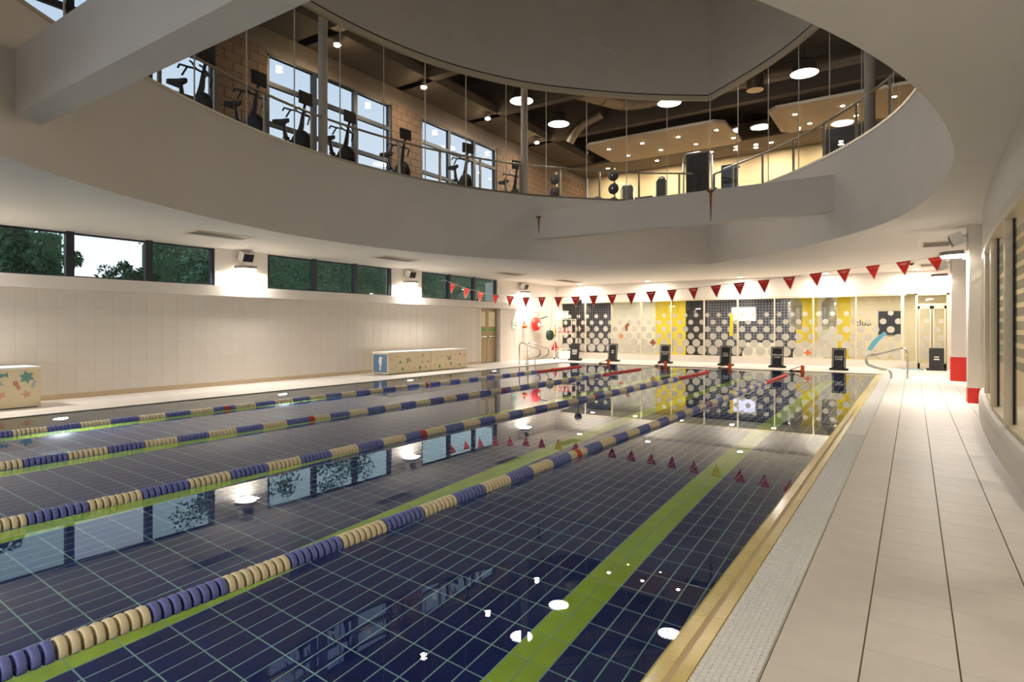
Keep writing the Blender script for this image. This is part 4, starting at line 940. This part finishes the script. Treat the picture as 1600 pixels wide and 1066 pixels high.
for x in (-12, -9.6, -7.2, -4.8, -2.4):
    s_ = thing('rear_downlight', 'small downlight in the flat ceiling at the back of the gym', 'light', (x, 26.2, 8.9), group='rear gym downlights'); MB().lathe([(.10, 0), (.10, -.012), (.08, -.015)], seg=12).build('rim', 'white_plastic', s_); MB().lathe([(.078, -.016), (.078, -.018)], seg=12).build('lens', 'lamp_spot', s_)
    area('rear_light', (x, 26.4, 8.86), .2, 17, (1, .84, .6))
# ducts
def duct(pts, r, lab):
    t = thing('air_duct', lab, 'duct', (0, 0, 0), group='spiral air ducts'); P = smooth_pts(resample([Vector(p) for p in pts], .25), 4)
    MB().tube(P, r, 16).build('pipe', 'duct', t)
    for k in range(3, len(P) - 2, 4): MB().tube([P[k], P[k].lerp(P[k + 1], .2)], r + .02, 16).build('joint_band', 'duct', t)
duct([(-11.5, 11.0, 9.75), (-10.6, 14.6, 9.6), (-9.5, 18.6, 9.55), (-8.7, 20.6, 9.6), (-3, 21.5, 9.75), (3, 21.5, 9.75)], .34, 'large spiral air duct running under the dark gym ceiling')
duct([(-9.75, 20.9, 9.5), (-10.6, 21.1, 9.4), (-11.3, 21.2, 9.1), (-11.4, 21.2, 8.75)], .2, 'small curved duct branch above the weight stands')
duct([(-1.4, 18.2, 9.7), (-1.3, 17.4, 9.5), (-1.2, 16.9, 9.0), (-1.2, 16.8, 8.75)], .3, 'bent duct above the curved fascia')
duct([(-4.2, 20.3, 10.3), (-4.2, 20.3, 8.95)], .26, 'short vertical duct outlet near the glass corner')

# ------------------------------------------------------------------ outside: ground and trees
struct(MB().box(-80, XL - .3, -40, 60, -.4, -.3).build('ground_outside', 'grass'), 'grassy ground outside the windows')
def tree(x, y, h, r, n, m_, lab, sd):
    rr = random.Random(sd); t = thing('tree', lab, 'tree', (x, y, -.3), group='trees outside the strip windows')
    MB().tube([(0, 0, 0), (.05, .03, h * .3), (-.03, .05, h * .75)], [.13, .09, .04], 8).build('trunk', 'bark', t)
    br = MB()
    for k in range(9):
        a = rr.uniform(0, 6.28); z = h * rr.uniform(.3, .65); br.tube([(0, 0, z), (math.cos(a) * r * .5, math.sin(a) * r * .5, z + h * .12), (math.cos(a) * r * .85, math.sin(a) * r * .85, z + h * .22)], [.04, .025, .01], 5)
    br.build('branches', 'bark', t)
    cl = [(rr.gauss(0, r * .45), rr.gauss(0, r * .45), h * rr.uniform(.42, .95), r * rr.uniform(.22, .42)) for _ in range(26)]
    V = []; F = []
    for k in range(n):
        cx, cy, cz, cr = cl[k % 26]; d = Vector((rr.gauss(0, 1), rr.gauss(0, 1), rr.gauss(0, 1))).normalized() * cr * rr.random() ** .4
        p = Vector((cx, cy, cz)) + d; u = Vector((rr.gauss(0, 1), rr.gauss(0, 1), rr.gauss(0, 1))).normalized(); v = u.orthogonal().normalized(); s_ = rr.uniform(.05, .10); i = len(V)
        V += [tuple(p - u * s_), tuple(p + v * s_ * .45), tuple(p + u * s_), tuple(p - v * s_ * .45)]; F.append((i, i + 1, i + 2, i + 3))
    me = bpy.data.meshes.new('crown'); me.from_pydata(V, [], F); me.materials.append(M[m_]); o = link('crown', me, t); o['kind'] = 'stuff'
for k, (x, y, h, r, n, m_, lab) in enumerate(((-19.3, 6.0, 4.5, .95, 5200, 'leaf', 'leafy tree filling the near pane of the tree window'), (-19.7, 8.55, 3.75, .8, 3000, 'leaf', 'lower tree against the sky in the middle pane'), (-19.3, 10.9, 4.4, .9, 3600, 'leaf_pale', 'pale leafy tree behind the third pane of the tree window'), (-25, 16.0, 7.6, 1.9, 5200, 'leaf', 'tall dark tree beyond the hedge behind the middle strip window'), (-25, 21.8, 7.8, 1.9, 5200, 'leaf', 'tall dark tree beyond the hedge at the far jamb of the middle window'))):
    tree(x, y, h, r, n, m_, lab, 40 + k)
def hedge(y0, y1, h, lab, sd):
    rr = random.Random(sd); t = thing('clipped_hedge', lab, 'hedge', (-21.6, (y0 + y1) / 2, -.35), group='hedges outside the strip windows'); L = (y1 - y0) / 2
    MB().cbox((0, 0, h / 2), (.7, 2 * L - .2, h - .1), ch=.1).build('core', 'leaf', t)
    V = []; F = []
    for k in range(int((y1 - y0) * 420)):
        top = rr.random() < .12; p = Vector((rr.uniform(-.4, .4), rr.uniform(-L, L), h + rr.uniform(-.08, .08))) if top else Vector((.38 + rr.uniform(-.05, .06), rr.uniform(-L, L), rr.uniform(h * .45, h)))
        u = Vector((rr.gauss(0, 1), rr.gauss(0, 1), rr.gauss(0, 1))).normalized(); v = u.orthogonal().normalized(); q = rr.uniform(.05, .1); i = len(V)
        V += [tuple(p - u * q), tuple(p + v * q * .5), tuple(p + u * q), tuple(p - v * q * .5)]; F.append((i, i + 1, i + 2, i + 3))
    me = bpy.data.meshes.new('foliage'); me.from_pydata(V, [], F); me.materials.append(M['leaf_pale']); o = link('foliage', me, t); o['kind'] = 'stuff'
hedge(2.5, 7.7, 4.55, 'clipped green hedge behind the near pane of the tree window', 5)
hedge(10.0, 33.0, 4.6, 'long clipped green hedge behind the green strip windows', 6)
